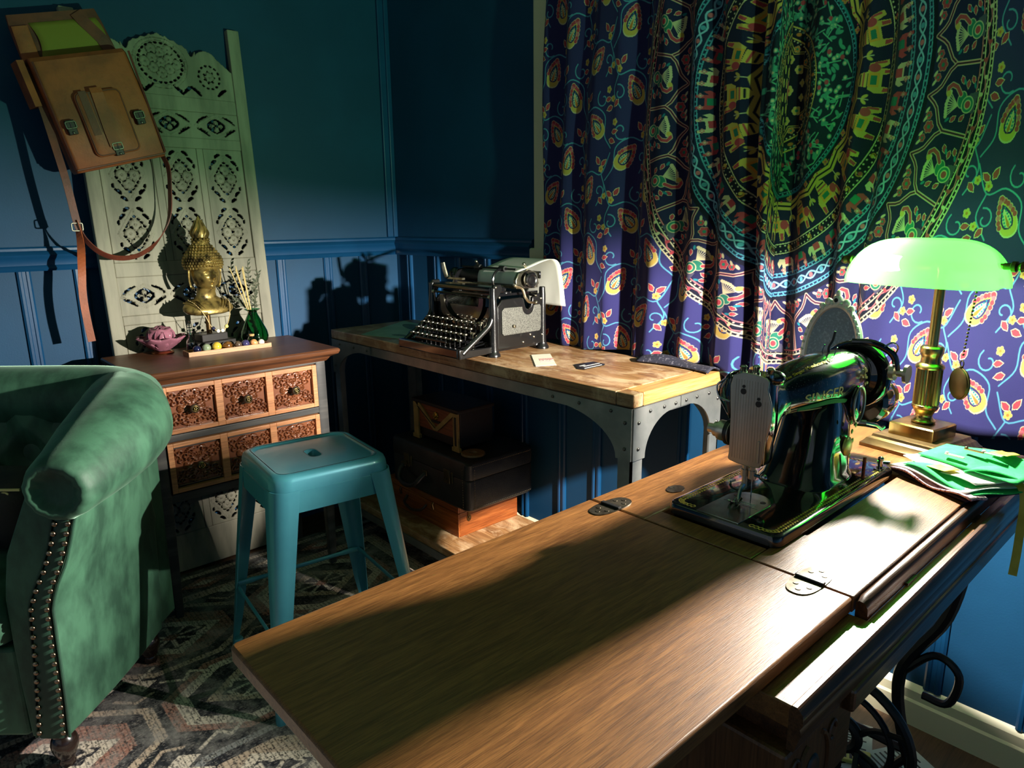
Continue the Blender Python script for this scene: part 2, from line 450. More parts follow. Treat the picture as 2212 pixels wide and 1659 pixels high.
    for i in range(n):
        t = 2*PI*i/n; cx, cy = pol(.488, t); rot = t-PI/2+PI; s = .032; q = lambda pts: xf(pts, cx, cy, s, rot)
        C.poly(q([(-.9, -1.0), (-.6, -1.0), (-.5, -.35), (.2, -.35), (.25, -1.0), (.55, -1.0), (.6, -.2), (.85, -.8), (1.15, -.7), (1.0, .0), (.85, .45), (.4, .5), (-.7, .45), (-.95, .0)]), YEL)
        C.poly(q([(-.85, -.95), (-.65, -.95), (-.6, -.5), (-.85, -.4)]), CORAL); C.poly(q([(.3, -.95), (.5, -.95), (.5, -.45), (.3, -.45)]), CORAL)
        C.poly(q([(-.55, -.2), (.3, -.2), (.3, .45), (-.55, .45)]), (.75, .5, .2)); C.poly(q([(-.4, -.05), (.15, -.05), (.15, .3), (-.4, .3)]), GRN)
        C.poly(q([(-.6, .5), (.35, .5), (.25, 1.15), (.0, 1.3), (-.12, 1.55), (-.25, 1.3), (-.5, 1.15)]), YEL)
        C.line(q([(-.5, .75), (.25, .75)]), .003, CORAL); C.line(q([(-.4, 1.0), (.15, 1.0)]), .003, BLK)
        C.line(q([(.55, .2), (.9, .1), (1.0, -.5)]), .004, CORAL); C.ell(*q([(.6, .15)])[0], s*.26, s*.34, CORAL, rot)
        t2 = t+PI/n; C.line([pol(.43, t2), pol(.478, t2)], .0025, CREAM)
        for d in (-.018, .018): C.ell(*pol(.465, t2+d), .0075, .0035, YEL, t2+d*30)
    # scalloped yellow ring
    n = 22
    zz = [pol(.405+(.018 if k in (2,) else (.008 if k in (1, 3) else 0)), 2*PI*(i+.5+k/4-.5)/n) for i in range(n) for k in range(4)]; zz.append(zz[0])
    C.line(zz, .018, YEL); C.line(zz, .0035, BLK); dots(.397, 120, .002, CORAL)
    for i in range(n): flow(C, *pol(.392, 2*PI*(i+.5)/n), .009, ORNG, CORAL, 4)
    circ(.378, .0045, TEAL); circ(.366, .002, SKY); dots(.372, 150, .002, SKY)
    # green vines
    r = random.Random(3)
    for i in range(520):
        t = r.uniform(0, 2*PI); rr = r.uniform(.235, .355); x, y = pol(rr, t)
        if i % 3 == 0: C.line(xf([(-.5, -.5), (0, .1), (.4, .6)], x, y, .02, r.uniform(0, 6.3)), .003, (.30, .55, .45))
        elif i % 3 == 1: C.ell(x, y, .0055, .0055, (.28, .5, .42)); C.ell(x, y, .003, .003, CREAM)
        else: C.ell(x, y, .008, .004, (.22, .48, .42), r.uniform(0, 3))
        if i % 11 == 0: C.ell(x, y, .005, .005, CORAL)
    for rr in (.225, .19): circ(rr, .0035, YEL); dots(rr-.007, 90, .002, CREAM)
    for i in range(20): C.line(xf(spiral(.7), *pol(.207, 2*PI*i/20), .008, i*.5), .003, GRN); C.ell(*pol(.207, 2*PI*(i+.5)/20), .006, .004, ORNG, i)
    n = 16
    zz = [pol(.15 if k else .175, 2*PI*(i+k/2)/n) for i in range(n) for k in range(2)]; zz.append(zz[0])
    C.line(zz, .006, YEL); C.line(zz, .002, BLK)
    for i in range(n):
        flow(C, *pol(.125, 2*PI*(i+.5)/n), .012, YEL, GRN, 6); flow(C, *pol(.165, 2*PI*(i+.5)/n), .009, ORNG, GRN, 5)
    for i in range(9): flow(C, *pol(.07, 2*PI*i/9), .014, YEL, CORAL, 6)
    flow(C, 0, 0, .03, CORAL, YEL, 8)
    return C

def rug_image():
    C = Canvas(0, 2.3, 0, 2.9, 420, (.17, .17, .19))
    r = random.Random(11)
    cream = (.84, .79, .72); rust = (.60, .43, .38); beige = (.72, .64, .56); dk = (.19, .19, .21); gr = (.50, .51, .51)
    def dia(cx, cy, a, b, col): C.poly([(cx-a, cy), (cx, cy-b), (cx+a, cy), (cx, cy+b)], col)
    def octa(cx, cy, a, b, col, k=.4): C.poly([(cx-a, cy-b*k), (cx-a*k, cy-b), (cx+a*k, cy-b), (cx+a, cy-b*k), (cx+a, cy+b*k), (cx+a*k, cy+b), (cx-a*k, cy+b), (cx-a, cy+b*k)], col)
    # borders
    C.poly([(.03, .03), (2.27, .03), (2.27, 2.87), (.03, 2.87)], cream); C.poly([(.06, .06), (2.24, .06), (2.24, 2.84), (.06, 2.84)], dk)
    C.poly([(.2, .2), (2.1, .2), (2.1, 2.7), (.2, 2.7)], beige); C.poly([(.25, .25), (2.05, .25), (2.05, 2.65), (.25, 2.65)], (.16, .17, .19))
    for i in range(13):
        for x in (.13, 2.17): dia(x, .2+i*.21, .05, .085, rust if i % 2 else gr); dia(x, .2+i*.21, .022, .04, cream)
    for i in range(11):
        for y in (.13, 2.77): dia(.2+i*.19, y, .085, .05, rust if i % 2 else gr); dia(.2+i*.19, y, .04, .022, cream)
    # field: rows of stepped medallions
    for i in range(4):
        for j in range(5):
            cx, cy = .47+i*.45, .5+j*.47+(.12 if i % 2 else 0); v = (i+j) % 3
            octa(cx, cy, .21, .225, (beige, rust, gr)[v]); octa(cx, cy, .185, .2, (dk, cream, dk)[v]); octa(cx, cy, .15, .165, (rust, dk, beige)[v])
            dia(cx, cy, .13, .14, (cream, beige, cream)[v]); dia(cx, cy, .09, .1, dk)
            for a in range(8):
                t = a*PI/4; C.line([(cx, cy), (cx+.075*math.cos(t), cy+.08*math.sin(t))], .012, cream)
                C.line([(cx+.075*math.cos(t), cy+.08*math.sin(t)), (cx+.07*math.cos(t+.45), cy+.075*math.sin(t+.45))], .01, cream)
            dia(cx, cy, .025, .025, rust)
            for sx in (-1, 1):
                C.line([(cx+sx*.2, cy-.2), (cx+sx*.16, cy-.15), (cx+sx*.2, cy-.13), (cx+sx*.15, cy-.08)], .012, cream)
                dia(cx+sx*.222, cy+.225, .035, .04, rust if v else cream)
                C.line([(cx+sx*.19, cy+.16), (cx+sx*.14, cy+.2), (cx+sx*.16, cy+.24)], .012, beige)
    # worn, slubby weave
    g = np.random.default_rng(5)
    n1 = g.random((C.h, C.w)).astype(np.float32)
    n1 = (n1+np.roll(n1, 1, 1)+np.roll(n1, 2, 1)+np.roll(n1, -1, 1))/4; m = n1 < .36
    C.a[m] = C.a[m]*.35+np.array((.08, .08, .09), np.float32)*.65
    n2 = g.random((C.h, C.w)).astype(np.float32); n2 = (n2+np.roll(n2, 1, 0)+np.roll(n2, 2, 0))/3; m = n2 > .72
    C.a[m] = C.a[m]*.4+np.array((.78, .73, .66), np.float32)*.6
    C.a[1::5, :] *= .72; C.a[:, 1::7] *= .85
    return C
# ---------------------------------------------------------------- room
XW, YW = -2.56, 1.66
m_wall = P('wall_paint', lin(9, 56, 88), .6, spec=.3, col2=lin(12, 62, 96), vs=3, bs=220, bst=.10)
m_trim = P('trim_gloss_paint', lin(12, 60, 98), .38, spec=.4, col2=lin(15, 66, 106), vs=6, bs=90, bst=.06)
m_cream = P('cream_paint', lin(206, 198, 168), .5, bs=120, bst=.06)
m_ceil = P('ceiling_paint', lin(200, 196, 185), .8)
m_floor = wood('dark_floor_boards', lin(58, 40, 28), lin(92, 66, 46), 1, .45)
o = MB().box(-2.66, 1.4, -1.7, 1.76, -.1, 0).build('floor', m_floor, smooth=0); struct(o)
o = MB().box(-2.66, 1.4, -1.7, 1.76, 2.45, 2.55).build('ceiling', m_ceil, smooth=0); struct(o)
o = MB().box(-2.66, XW, -1.7, 1.76, 0, 2.45).build('wall_left', m_wall, smooth=0); struct(o)
WX0, WX1, WZ0, WZ1 = -1.64, -.02, 1.08, 2.2
b = MB().box(XW, WX0, YW, 1.76, 0, 2.45).box(WX1, 1.4, YW, 1.76, 0, 2.45).box(WX0, WX1, YW, 1.76, 0, WZ0).box(WX0, WX1, YW, 1.76, WZ1, 2.45)
struct(b.build('wall_back', m_wall, smooth=0))
struct(MB().box(1.3, 1.4, -1.7, YW, 0, 2.45).build('wall_right', m_wall, smooth=0))
b = MB().box(XW, 1.3, -1.7, -1.6, 0, .7).box(XW, 1.3, -1.7, -1.6, 2.25, 2.45).box(XW, -1.9, -1.7, -1.6, .7, 2.25).box(1.0, 1.3, -1.7, -1.6, .7, 2.25)  # unseen wall; its opening is added to let sky light fill the room
struct(b.build('wall_front', m_wall, smooth=0))
b = MB()
for x0 in (-1.9, -.95, .0, .95): b.box(x0, x0+.05, -1.68, -1.63, .7, 2.25)
b.box(-1.9, 1.0, -1.68, -1.63, .7, .75).box(-1.9, 1.0, -1.68, -1.63, 2.2, 2.25); struct(b.build('added_fill_window', m_cream, smooth=0))  # frame of the added window behind the camera, there for ambient fill
pt = bpy.data.lights.new('fill_window_portal', 'AREA'); pt.shape = 'RECTANGLE'; pt.size = 2.9; pt.size_y = 1.55; pt.cycles.is_portal = True  # guides sky sampling through the added opening, emits nothing itself
po = bpy.data.objects.new('fill_window_portal', pt); COL.objects.link(po); po.location = (-.45, -1.62, 1.475); po.rotation_euler = (-PI/2, 0, 0)
# dado rail: a moulded profile (depth from wall, height) swept along both walls
prof = [(0, 1.036), (.016, 1.036), (.021, 1.043), (.016, 1.050), (.012, 1.053), (.014, 1.066), (.022, 1.076), (.026, 1.084), (.020, 1.091), (.012, 1.096), (.012, 1.103), (.006, 1.108), (0, 1.108)]
b = MB(); b.loft([[(XW+d, -1.6, z) for d, z in prof], [(XW+d, YW-d, z) for d, z in prof]]); struct(b.build('trim_1', m_trim, smooth=30))
b = MB(); b.loft([[(XW+d, YW-d, z) for d, z in prof], [(-1.72, YW-d, z) for d, z in prof]]); struct(b.build('trim_2', m_trim, smooth=30))
# panel battens under the rail
def batten(b, wall, c, w, z0, z1):
    pr = [(-w/2, 0), (-w/2, .006), (-w/2+.005, .010), (-w*.18, .010), (-w*.12, .007), (w*.12, .007), (w*.18, .010), (w/2-.005, .010), (w/2, .006), (w/2, 0)]
    f = (lambda a, d, z: (XW+d, c+a, z)) if wall == 'A' else (lambda a, d, z: (c+a, YW-d, z))
    b.loft([[f(a, d, z0) for a, d in pr], [f(a, d, z1) for a, d in pr]])
b = MB()
for c in (-1.3, -1.12, -.94, -.76, -.58, -.40, -.2, -.02, .16, .335, .483, .66, .81, .97, 1.142, 1.335, 1.493): batten(b, 'A', c, .036, .1, 1.037)
struct(b.build('trim_3', m_trim, smooth=30))
b = MB()
for c in (-2.46, -2.27, -2.135, -1.96, -1.77, -1.583, -1.426, -1.27, -1.1, -.93, -.75, -.58, -.40, -.22, -.04, .2, .4, .6, .8, 1.0, 1.2): batten(b, 'B', c, .036, .1, 1.037 if c < -1.75 else 1.03)
struct(b.build('trim_4', m_trim, smooth=30))
b = MB().box(XW, XW+.012, YW-.045, YW-.012, 1.108, 2.45).box(XW, XW+.02, YW-.02, YW, 1.108, 2.45)
struct(b.build('trim_5', m_trim, bev=.003))
sk = [(0, 0), (.018, 0), (.018, .06), (.014, .066), (.014, .088), (.008, .095), (0, .10)]
b = MB(); b.loft([[(XW+d, -1.6, z) for d, z in sk], [(XW+d, YW-d, z) for d, z in sk]]); struct(b.build('baseboard_left', m_trim, smooth=30))
b = MB(); b.loft([[(XW+d, YW-d, z) for d, z in sk], [(1.3, YW-d, z) for d, z in sk]]); struct(b.build('baseboard_back', m_cream, smooth=30))
# window: cream casing, sill, sash with panes, behind the curtain
b = MB().box(-1.70, WX0, YW-.022, YW+.0, 1.04, 2.27).box(WX1, WX1+.06, YW-.022, YW, 1.04, 2.27).box(-1.70, WX1+.06, YW-.022, YW, WZ1, 2.27)
struct(b.build('trim_6', m_cream, bev=.004))
struct(MB().box(-1.72, WX1+.08, YW-.026, YW, 1.03, WZ0).build('trim_7', m_cream, bev=.006))
b = MB()
for x0, x1 in ((WX0, WX0+.05), (-.86, -.80), (WX1-.05, WX1)): b.box(x0, x1, 1.69, 1.73, WZ0, WZ1)
for z0, z1 in ((WZ0, WZ0+.06), (1.62, 1.66), (WZ1-.05, WZ1)): b.box(WX0, WX1, 1.69, 1.73, z0, z1)
wf = struct(b.build('window_1', m_cream, bev=.004))
m, nt, bs_ = newmat('window_glass')
g = nt.nodes.new('ShaderNodeBsdfGlossy'); g.inputs['Roughness'].default_value = .02
t = nt.nodes.new('ShaderNodeBsdfTransparent'); t.inputs['Color'].default_value = (.93, .96, .97, 1)
mx = nt.nodes.new('ShaderNodeMixShader'); mx.inputs[0].default_value = .08
nt.links.new(t.outputs[0], mx.inputs[1]); nt.links.new(g.outputs[0], mx.inputs[2]); nt.links.new(mx.outputs[0], nt.nodes['Material Output'].inputs['Surface'])
struct(MB().box(WX0+.04, WX1-.04, 1.706, 1.712, WZ0+.05, WZ1-.04).build('window_pane', m, wf, smooth=0))

# ---------------------------------------------------------------- rug
rug = rug_image().image('rug_pattern')
m_rug = imgmat('woven_rug', rug, .95, weave=420, wst=.5, fade=(9, .30, .56, (.28, .265, .25, 1)))
b = MB(); RW, RL = 1.80, 2.9; nu, nv = 30, 40; uv = []
ca, sa = math.cos(R_(-1)), math.sin(R_(-1))
def rugp(u, v, z):
    x, y = (u-.5)*RW, (v-.5)*RL
    return (-1.478+x*ca-y*sa, .0+x*sa+y*ca, z+.0015*math.sin(u*9)*math.sin(v*11))
b.grid(lambda u, v: rugp(u, v, .006), nu, nv); uv += [(i/nu, j/nv) for j in range(nv+1) for i in range(nu+1)]
b.loft([[rugp(u, v, .0005) for u, v in ((0, 0), (1, 0), (1, 1), (0, 1))], [rugp(u, v, .0055) for u, v in ((0, 0), (1, 0), (1, 1), (0, 1))]]); uv += [(0, 0), (1, 0), (1, 1), (0, 1)]*2
tag(b.build('rug', m_rug, uv=uv, smooth=30), 'worn charcoal, rust and cream patterned rug lying on the floor under the stool and armchair', 'rug')

# ---------------------------------------------------------------- curtain
UX = [(-1.75, -1.40), (-1.64, -1.25), (-1.235, -.63), (-1.111, -.479), (-1.024, -.378), (-1.0, -.345), (-.916, -.271), (-.882, -.242), (-.8385, -.19), (-.832, .045), (-.80, .082), (-.764, .117), (-.753, .132), (-.683, .243), (-.665, .271), (-.628, .334), (-.618, .362), (-.563, .432), (-.541, .466), (-.44, .63), (-.33, .80), (-.16, 1.05)]
DX = [(-1.75, -.03), (-1.64, -.035), (-1.6, .0), (-1.545, -.025), (-1.49, .02), (-1.44, -.008), (-1.385, .022), (-1.325, .014), (-1.258, -.040), (-1.205, .012), (-1.165, .026), (-1.11, -.022), (-1.06, .022), (-1.015, -.026), (-.97, .016), (-.93, .018), (-.895, -.03), (-.865, .024), (-.845, .036), (-.8385, .030), (-.833, -.012), (-.80, -.028), (-.75, .014), (-.69, -.020), (-.66, .012), (-.628, -.030), (-.60, -.004), (-.55, .014), (-.46, .006), (-.36, .016), (-.25, .0), (-.16, -.02)]
def cosint(T, x):
    for (a, fa), (c, fc) in zip(T[:-1], T[1:]):
        if x <= c:
            t = max(0, (x-a)/(c-a)); t = t*t*(3-2*t); return fa+(fc-fa)*t
    return T[-1][1]
def hem(x):
    if x < -.97: return .789+.004*math.sin(x*23)
    if x < -.84: return .789-.055*(x+.97)/.13
    return .734+.012*max(0, (x+.6))/.3+.003*math.sin(x*40)
cx0, cx1, CT = -1.612, -.16, 2.24
xs = sorted(x for x in set(list(np.linspace(cx0, cx1, 330))+[x+d for x, _ in DX for d in (-.001, .001)]+list(np.linspace(-.845, -.825, 24))) if cx0 <= x <= cx1)
nv = 70; b = MB(); uv = []; rows = []
ux, uu = [p[0] for p in UX], [p[1] for p in UX]
for j in range(nv+1):
    t = j/nv; row = []
    for x in xs:
        h0 = hem(x); z = h0+(CT-h0)*t
        a = 1.0+.25*math.sin(z*3.1+x*5)*(1-t)
        d = cosint(DX, x)
        if x > -.62: a *= .7+.5*t
        # a slow lean and the slub of cloth that hangs on the sill
        y = 1.600-d*a-.012*(1-t)+.004*math.sin(x*37+z*9)
        xx = x+.010*math.sin(z*4+x*9)*min(1, 4*(1-t))*(1 if abs(x+.836) > .03 else .2)+(1.4-z)*.03*max(0, min(1, (-1.0-x)/.5))*-1
        row.append((xx, y, z)); uv.append(((np.interp(x, ux, uu)+1.30)/2.35, (min(z-1.45, .79)+.78)/1.58))
    rows.append(row)
b.loft(rows, caps=False, closed=False)
m_cloth = imgmat('printed_cotton', cloth_image().image('tapestry_print'), .85, trans=.12, sheen=.05, weave=900, wst=.25)
tag(b.build('curtain', m_cloth, uv=uv, smooth=60, solid=.0016), 'navy tapestry curtain printed with a large elephant and peacock mandala, hanging over the window', 'curtain')
# ---------------------------------------------------------------- writing desk
m_desk = wood('worn_mango_wood', lin(140, 100, 62), lin(178, 138, 92), 0, .42, bst=.2, s=.8, c3=lin(112, 78, 46), blotch=lin(206, 178, 140))
m_deskend = wood('mango_wood_end', lin(170, 118, 62), lin(206, 158, 94), 1, .4, bst=.2)
m_iron = P('grey_steel', lin(128, 130, 128), .5, .75, col2=lin(150, 150, 146), vs=12, bs=180, bst=.08)
m_bolt = P('bolt_steel', lin(96, 94, 90), .4, .9)
DZ = .785; DX0, DX1, DY0, DY1 = -2.352, -.945, 1.222, 1.59
desk = thing('writing_desk', 'long wooden desk on riveted grey metal legs holding the typewriter', 'desk', ((DX0+DX1)/2, (DY0+DY1)/2, 0))
MB().box(DX0, DX1-.052, DY0, DY1, DZ-.032, DZ).build('desktop', m_desk, desk, smooth=0, bev=.003)
b = MB().box(DX1-.051, DX1, DY0+.036, DY1, DZ-.032, DZ).build('end_board', m_deskend, desk, smooth=0, bev=.003)
MB().box(DX1-.051, DX1, DY0, DY0+.035, DZ-.032, DZ).build('corner_block', m_desk, desk, smooth=0, bev=.003)
def gusset(L, H, w):
    pts = [(0, 0), (-L, 0), (-L, -.026)]
    for i in range(13):
        a = PI/2*i/12; pts.append((-w-.001-(L-.03-w)*(1-math.sin(a)), -.026-(H-.026)*(1-math.cos(a))))
    return pts+[(-w, -H), (0, -H)]
zt = DZ-.034
MB().box(DX0+.01, DX1-.01, DY0+.003, DY0+.008, zt-.03, zt).box(DX0+.01, DX1-.01, DY1-.012, DY1-.007, zt-.03, zt).build('apron', m_iron, desk, smooth=0)
MB().box(DX1-.008, DX1-.0045, DY0+.01, DY1-.01, zt-.03, zt).box(DX0+.0045, DX0+.008, DY0+.01, DY1-.01, zt-.03, zt).build('apron', m_iron, desk, smooth=0)
for sx, x in ((1, DX1-.004), (-1, DX0+.004)):
    for sy, y in ((1, DY0+.002), (-1, DY1-.002)):
        b = MB().box(min(x, x-sx*.040), max(x, x-sx*.040), min(y, y+sy*.005), max(y, y+sy*.005), 0, zt)
        b.box(min(x, x-sx*.005), max(x, x-sx*.005), min(y, y+sy*.040), max(y, y+sy*.040), 0, zt)
        leg = b.build('leg', m_iron, desk, smooth=0)
        b = MB(); g = gusset(.27, .125, .043)
        b.prism([(x+sx*a, zt+c) for a, c in g], y-sy*.004, y, 'xz')
        g = gusset(.183, .125, .043); b.prism([(y-sy*a, zt+c) for a, c in g], x, x+sx*.004, 'yz')
        b.build('corner_bracket', m_iron, desk, smooth=0)
        for a, c in ((-.018, -.035), (-.018, -.098), (-.06, -.014), (-.16, -.014), (-.25, -.014)):
            MB().sph((x+sx*a, y-sy*.005, zt+c), (.0045, .003, .0045), 8, 6).build('bolt', m_bolt, leg)
            MB().sph((x+sx*.005, y-sy*a, zt+c), (.003, .0045, .0045), 8, 6).build('bolt', m_bolt, leg)
MB().box(DX0+.02, DX1-.02, DY0+.006, DY1-.01, .112, .14).build('shelf', m_desk, desk, smooth=0, bev=.003)
MB().box(DX0+.01, DX1-.01, DY0+.004, DY0+.009, .085, .112).box(DX1-.012, DX1-.007, DY0, DY1, .085, .112).build('shelf_rail', m_iron, desk, smooth=0)

# ---------------------------------------------------------------- typewriter
m_blk = P('black_japan_enamel', (.006, .006, .007, 1), .16, coat=.6, coatr=.08, bs=140, bst=.03)
m_wrk = P('black_wrinkle_enamel', (.006, .006, .006, 1), .26, coat=.5, bs=500, bst=.15, col2=(.028, .027, .025, 1), vs=40, vr=(.58, .8))
m_nick = P('worn_nickel', lin(196, 190, 168), .28, 1, col2=lin(150, 142, 118), vs=60)
m_crk = P('speckled_grey_plate', lin(112, 112, 104), .45, .3, col2=lin(60, 60, 56), vs=420, bs=500, bst=.3)
m_key = P('key_black', (.01, .01, .01, 1), .25)
m_rub = P('black_rubber', (.012, .012, .012, 1), .55)
tw = thing('typewriter', 'old black desk typewriter with round keys and a sheet of paper in its roller', 'typewriter', (-1.66, 1.34, DZ))
TX0, TX1 = -1.815, -1.51
for x0, sx in ((TX1, 1), (TX0, -1)):
    xa, xb = sorted((x0, x0-sx*.010))
    b = MB()
    b.tube([(x0-sx*.006, 1.298, z) for z in (.797, .83, .88, .92, .945, .965, .985)], [.015, .0125, .012, .013, .011, .0095, .010], 14)
    b.tube([(x0-sx*.006, 1.496, z) for z in (.797, .83, .90, .95, .975)], [.013, .0115, .011, .011, .009], 14)
    b.tube(spline([(x0-sx*.006, 1.18, .806), (x0-sx*.006, 1.215, .83), (x0-sx*.006, 1.255, .856), (x0-sx*.006, 1.283, .878), (x0-sx*.006, 1.296, .905)], 5), [.009]*21, 10)
    b.prism([(1.168, .793), (1.30, .797), (1.30, .815), (1.20, .817), (1.168, .822)], xa, xb, 'yz')
    # side casting with the U notch in its top edge
    notch = [(1.415+.017*(1-math.cos(a)), .945-.033*math.sin(a)) for a in np.linspace(0, PI, 11)]
    top = [(1.31, .93), (1.33, .948), (1.40, .949), (1.412, .946)]+notch[1:]+[(1.455, .949), (1.485, .945), (1.495, .93)]
    b.prism([(1.495, .803), (1.31, .803)]+top, xa, xb, 'yz')
    b.prism([(1.288, .95), (1.31, .95), (1.33, .975), (1.326, .992), (1.30, .992), (1.29, .975)], xa, xb, 'yz')
    sf = b.build('side_frame', m_wrk, tw, bev=.0025)
    for y, z in ((1.305, .985), (1.318, .955), (1.485, .94), (1.44, .835), (1.455, .826), (1.41, .815), (1.49, .83)):
        MB().sph((x0, y, z), (.003, .0042, .0042), 10, 6).build('screw', m_nick, sf)
    nt2 = [(1.405+.024*(1-math.cos(a)), .922-.026*math.sin(a)) for a in np.linspace(0, PI, 11)]
    pl = [(1.325, .85), (1.332, .843), (1.475, .843), (1.482, .85), (1.482, .918), (1.476, .924)]+[p for p in reversed(nt2)]+[(1.334, .924), (1.325, .915)]
    xc, xd = sorted((x0+sx*.0005, x0+sx*.003))
    sp = MB().prism(pl, xc, xd, 'yz').build('side_plate', m_crk, tw, bev=.0012)
    MB().lathe([(.0, .010), (.0045, .009), (.005, .005), (.0025, .003), (.0025, -.002)], 14, (x0+sx*.002, 1.368, .868), 'x', Matrix.Scale(sx, 4, (1, 0, 0))).build('knob', m_nick, sp)
    for y in (1.298, 1.496):
        MB().lathe([(.009, .022), (.014, .02), (.016, .012), (.019, .008), (.021, .002), (.0205, 0), (0, 0)][::-1], 20, (x0-sx*.006, y, DZ)).build('foot', m_wrk, tw)
MB().box(TX0+.006, TX1-.006, 1.165, 1.182, .795, .822).build('front_bar', m_blk, tw, bev=.004)
MB().box(TX0+.008, TX1-.008, 1.166, 1.49, .797, .803).build('base_plate', m_blk, tw, smooth=0)
MB().box(TX0+.01, TX1-.01, 1.306, 1.316, .803, .925).build('front_panel', m_blk, tw, bev=.002)
b = MB(); b.ring([( -1.662+.105*math.cos(a), .945+.085*math.sin(a)) for a in np.linspace(PI, 2*PI, 24)]+[(-1.557, .95), (-1.767, .95)], [(-1.662+.085*math.cos(a), .945+.067*math.sin(a)) for a in np.linspace(PI, 2*PI, 24)]+[(-1.577, .95), (-1.747, .95)], 1.296, 1.306, 'xz')
b.build('type_guard', m_blk, tw, bev=.002)
b = MB()
for k in range(30):
    a = PI+PI*(k+.5)/30; b.tube([(-1.662+.08*math.cos(a), 1.31, .945+.062*math.sin(a)), (-1.662+.03*math.cos(a), 1.33, .955+.02*math.sin(a)), (-1.662+.004*math.cos(a), 1.36, .965)], .0012, 5)
b.build('type_bars', m_nick, tw)
b = MB().box(TX0+.002, TX1-.002, 1.296, 1.345, .968, .984)
b.build('ribbon_cover', m_blk, tw, bev=.005, seg=3)
MB().tube([(TX0+.02, 1.293, .957), (TX1-.015, 1.293, .957)], .0035, 8).build('front_rail', m_blk, tw)
for x in (TX0+.02, TX1-.015): MB().sph((x, 1.292, .957), .006, 10, 8).build('rail_cap', m_nick, tw)
MB().box(TX0+.02, TX1-.02, 1.33, 1.49, .955, .962).build('top_plate', m_blk, tw, smooth=0)
for x in (TX0+.045, TX1-.045): MB().lathe([(0, 0), (.022, 0), (.022, .004), (.006, .006), (.006, .012), (0, .012)], 20, (x, 1.375, .962)).build('ribbon_spool', m_blk, tw)
# keyboard: one key, then copies
kx0 = TX0+.032
def keymesh():
    b = MB(); b.mi = 1; b.lathe([(0, -.03), (.0018, -.03), (.0018, -.003), (.0066, -.0025), (0, -.002)], 14); b.mi = 0; b.lathe([(.0066, -.002), (.0078, -.0015), (.0082, .0), (.0078, .0022), (.0064, .0026)], 14)
    b.mi = 1; b.lathe([(.0064, .0016), (.0064, .0024), (0, .0022)], 14); b.mi = 0
    return b
k0 = None
for r in range(4):
    for c in range(11):
        x = kx0+c*.0232+r*.0058-.008; y = 1.268-r*.0245; z = .882-r*.0135
        if k0 is None:
            k0 = keymesh().build('key', [m_nick, m_key], tw, local=True); k = k0
        else: k = copypart(k0)
        W = MW[tw]; k.location = (x-W[0][3], y-W[1][3], z-W[2][3])
for r in range(4):
    b = MB()
    for c in range(11):
        x = kx0+c*.0232+r*.0058-.008
        b.tube([(x, 1.268-r*.0245, .852-r*.0135), (x, 1.31, .835-r*.004)], .0016, 5)
    b.build('key_levers', m_blk, tw)
MB().box(TX0+.075, TX1-.075, 1.178, 1.186, .829, .836).build('space_bar', m_key, tw, bev=.002)
for x, z in ((TX1-.03, .885), (TX1-.028, .858), (TX0+.012, .875), (TX0+.012, .848)): MB().lathe([(0, -.04), (.003, -.04), (.003, -.004), (.009, -.002), (.0095, .002), (0, .003)], 14, (x, 1.272 if z > .87 else 1.24, z)).build('side_key', m_nick, tw)
# carriage
MB().cyl((TX0-.015, 1.425, 1.0), (TX1-.005, 1.425, 1.0), .0195, n=28).build('platen', m_rub, tw)
for x, sx in ((TX1+.006, 1), (TX0-.022, -1)):
    MB().lathe([(0, 0), (.016, 0), (.021, .004), (.023, .010), (.023, .018), (.019, .021), (.015, .0205), (.012, .018), (.0, .020)], 26, (x, 1.425, 1.0), 'x', Matrix.Scale(sx, 4, (1, 0, 0))).build('platen_knob', m_wrk, tw)
    xe = TX1-.012 if sx > 0 else TX0+.002
    cp = MB().prism([(1.385, .975), (1.46, .972), (1.478, .985), (1.47, 1.018), (1.44, 1.027), (1.395, 1.02), (1.383, 1.0)], xe, xe+.011, 'yz').build('carriage_end', m_nick if sx > 0 else m_blk, tw, bev=.002)
MB().box(TX0-.01, TX1+.0, 1.392, 1.40, .974, .982).box(TX0-.01, TX1, 1.46, 1.472, .974, .984).build('carriage_rail', m_nick, tw, bev=.001)
MB().tube([(TX0+.02, 1.411, 1.0285), (TX1-.03, 1.411, 1.0285)], .003, 8).build('paper_bail', m_rub, tw)
for x in (-1.715, -1.60): MB().cyl((x-.012, 1.411, 1.0285), (x+.012, 1.411, 1.0285), .0085, n=16).build('bail_roller', m_rub, tw)
MB().tube(spline([(-1.60, 1.375, .975), (-1.60, 1.372, 1.0), (-1.60, 1.385, 1.022), (-1.60, 1.409, 1.0285)], 4), .004, 8).build('bail_arm', m_blk, tw)
b = MB().tube(spline([(TX1+.002, 1.37, .99), (TX1+.006, 1.375, .985), (TX1+.008, 1.40, .975), (TX1+.008, 1.412, .95), (TX1+.006, 1.43, .934), (TX1+.006, 1.455, .930)], 4), .0045, 8, flat=(1, .6))
b.sph((TX1+.008, 1.455, .931), .006, 10, 8); b.build('release_lever', m_nick, tw)
MB().tube(spline([(TX1+.0, 1.44, .957), (TX1+.012, 1.44, .957), (TX1+.035, 1.44, .955)], 3), .0065, 12).build('ribbon_shaft', m_wrk, tw)
b = MB().tube([(TX0-.012, 1.385, .992), (TX0-.018, 1.375, .996), (TX0-.026, 1.372, 1.02), (TX0-.03, 1.37, 1.04)], [.005, .005, .0055, .005], 8, flat=(1.3, .5))
b.box(TX0-.02, TX0+.055, 1.378, 1.392, .988, .994).build('carriage_return_lever', m_nick, tw)
MB().box(TX0+.04, TX0+.12, 1.44, 1.475, 1.0, 1.022).build('tabulator_box', m_blk, tw, bev=.003)
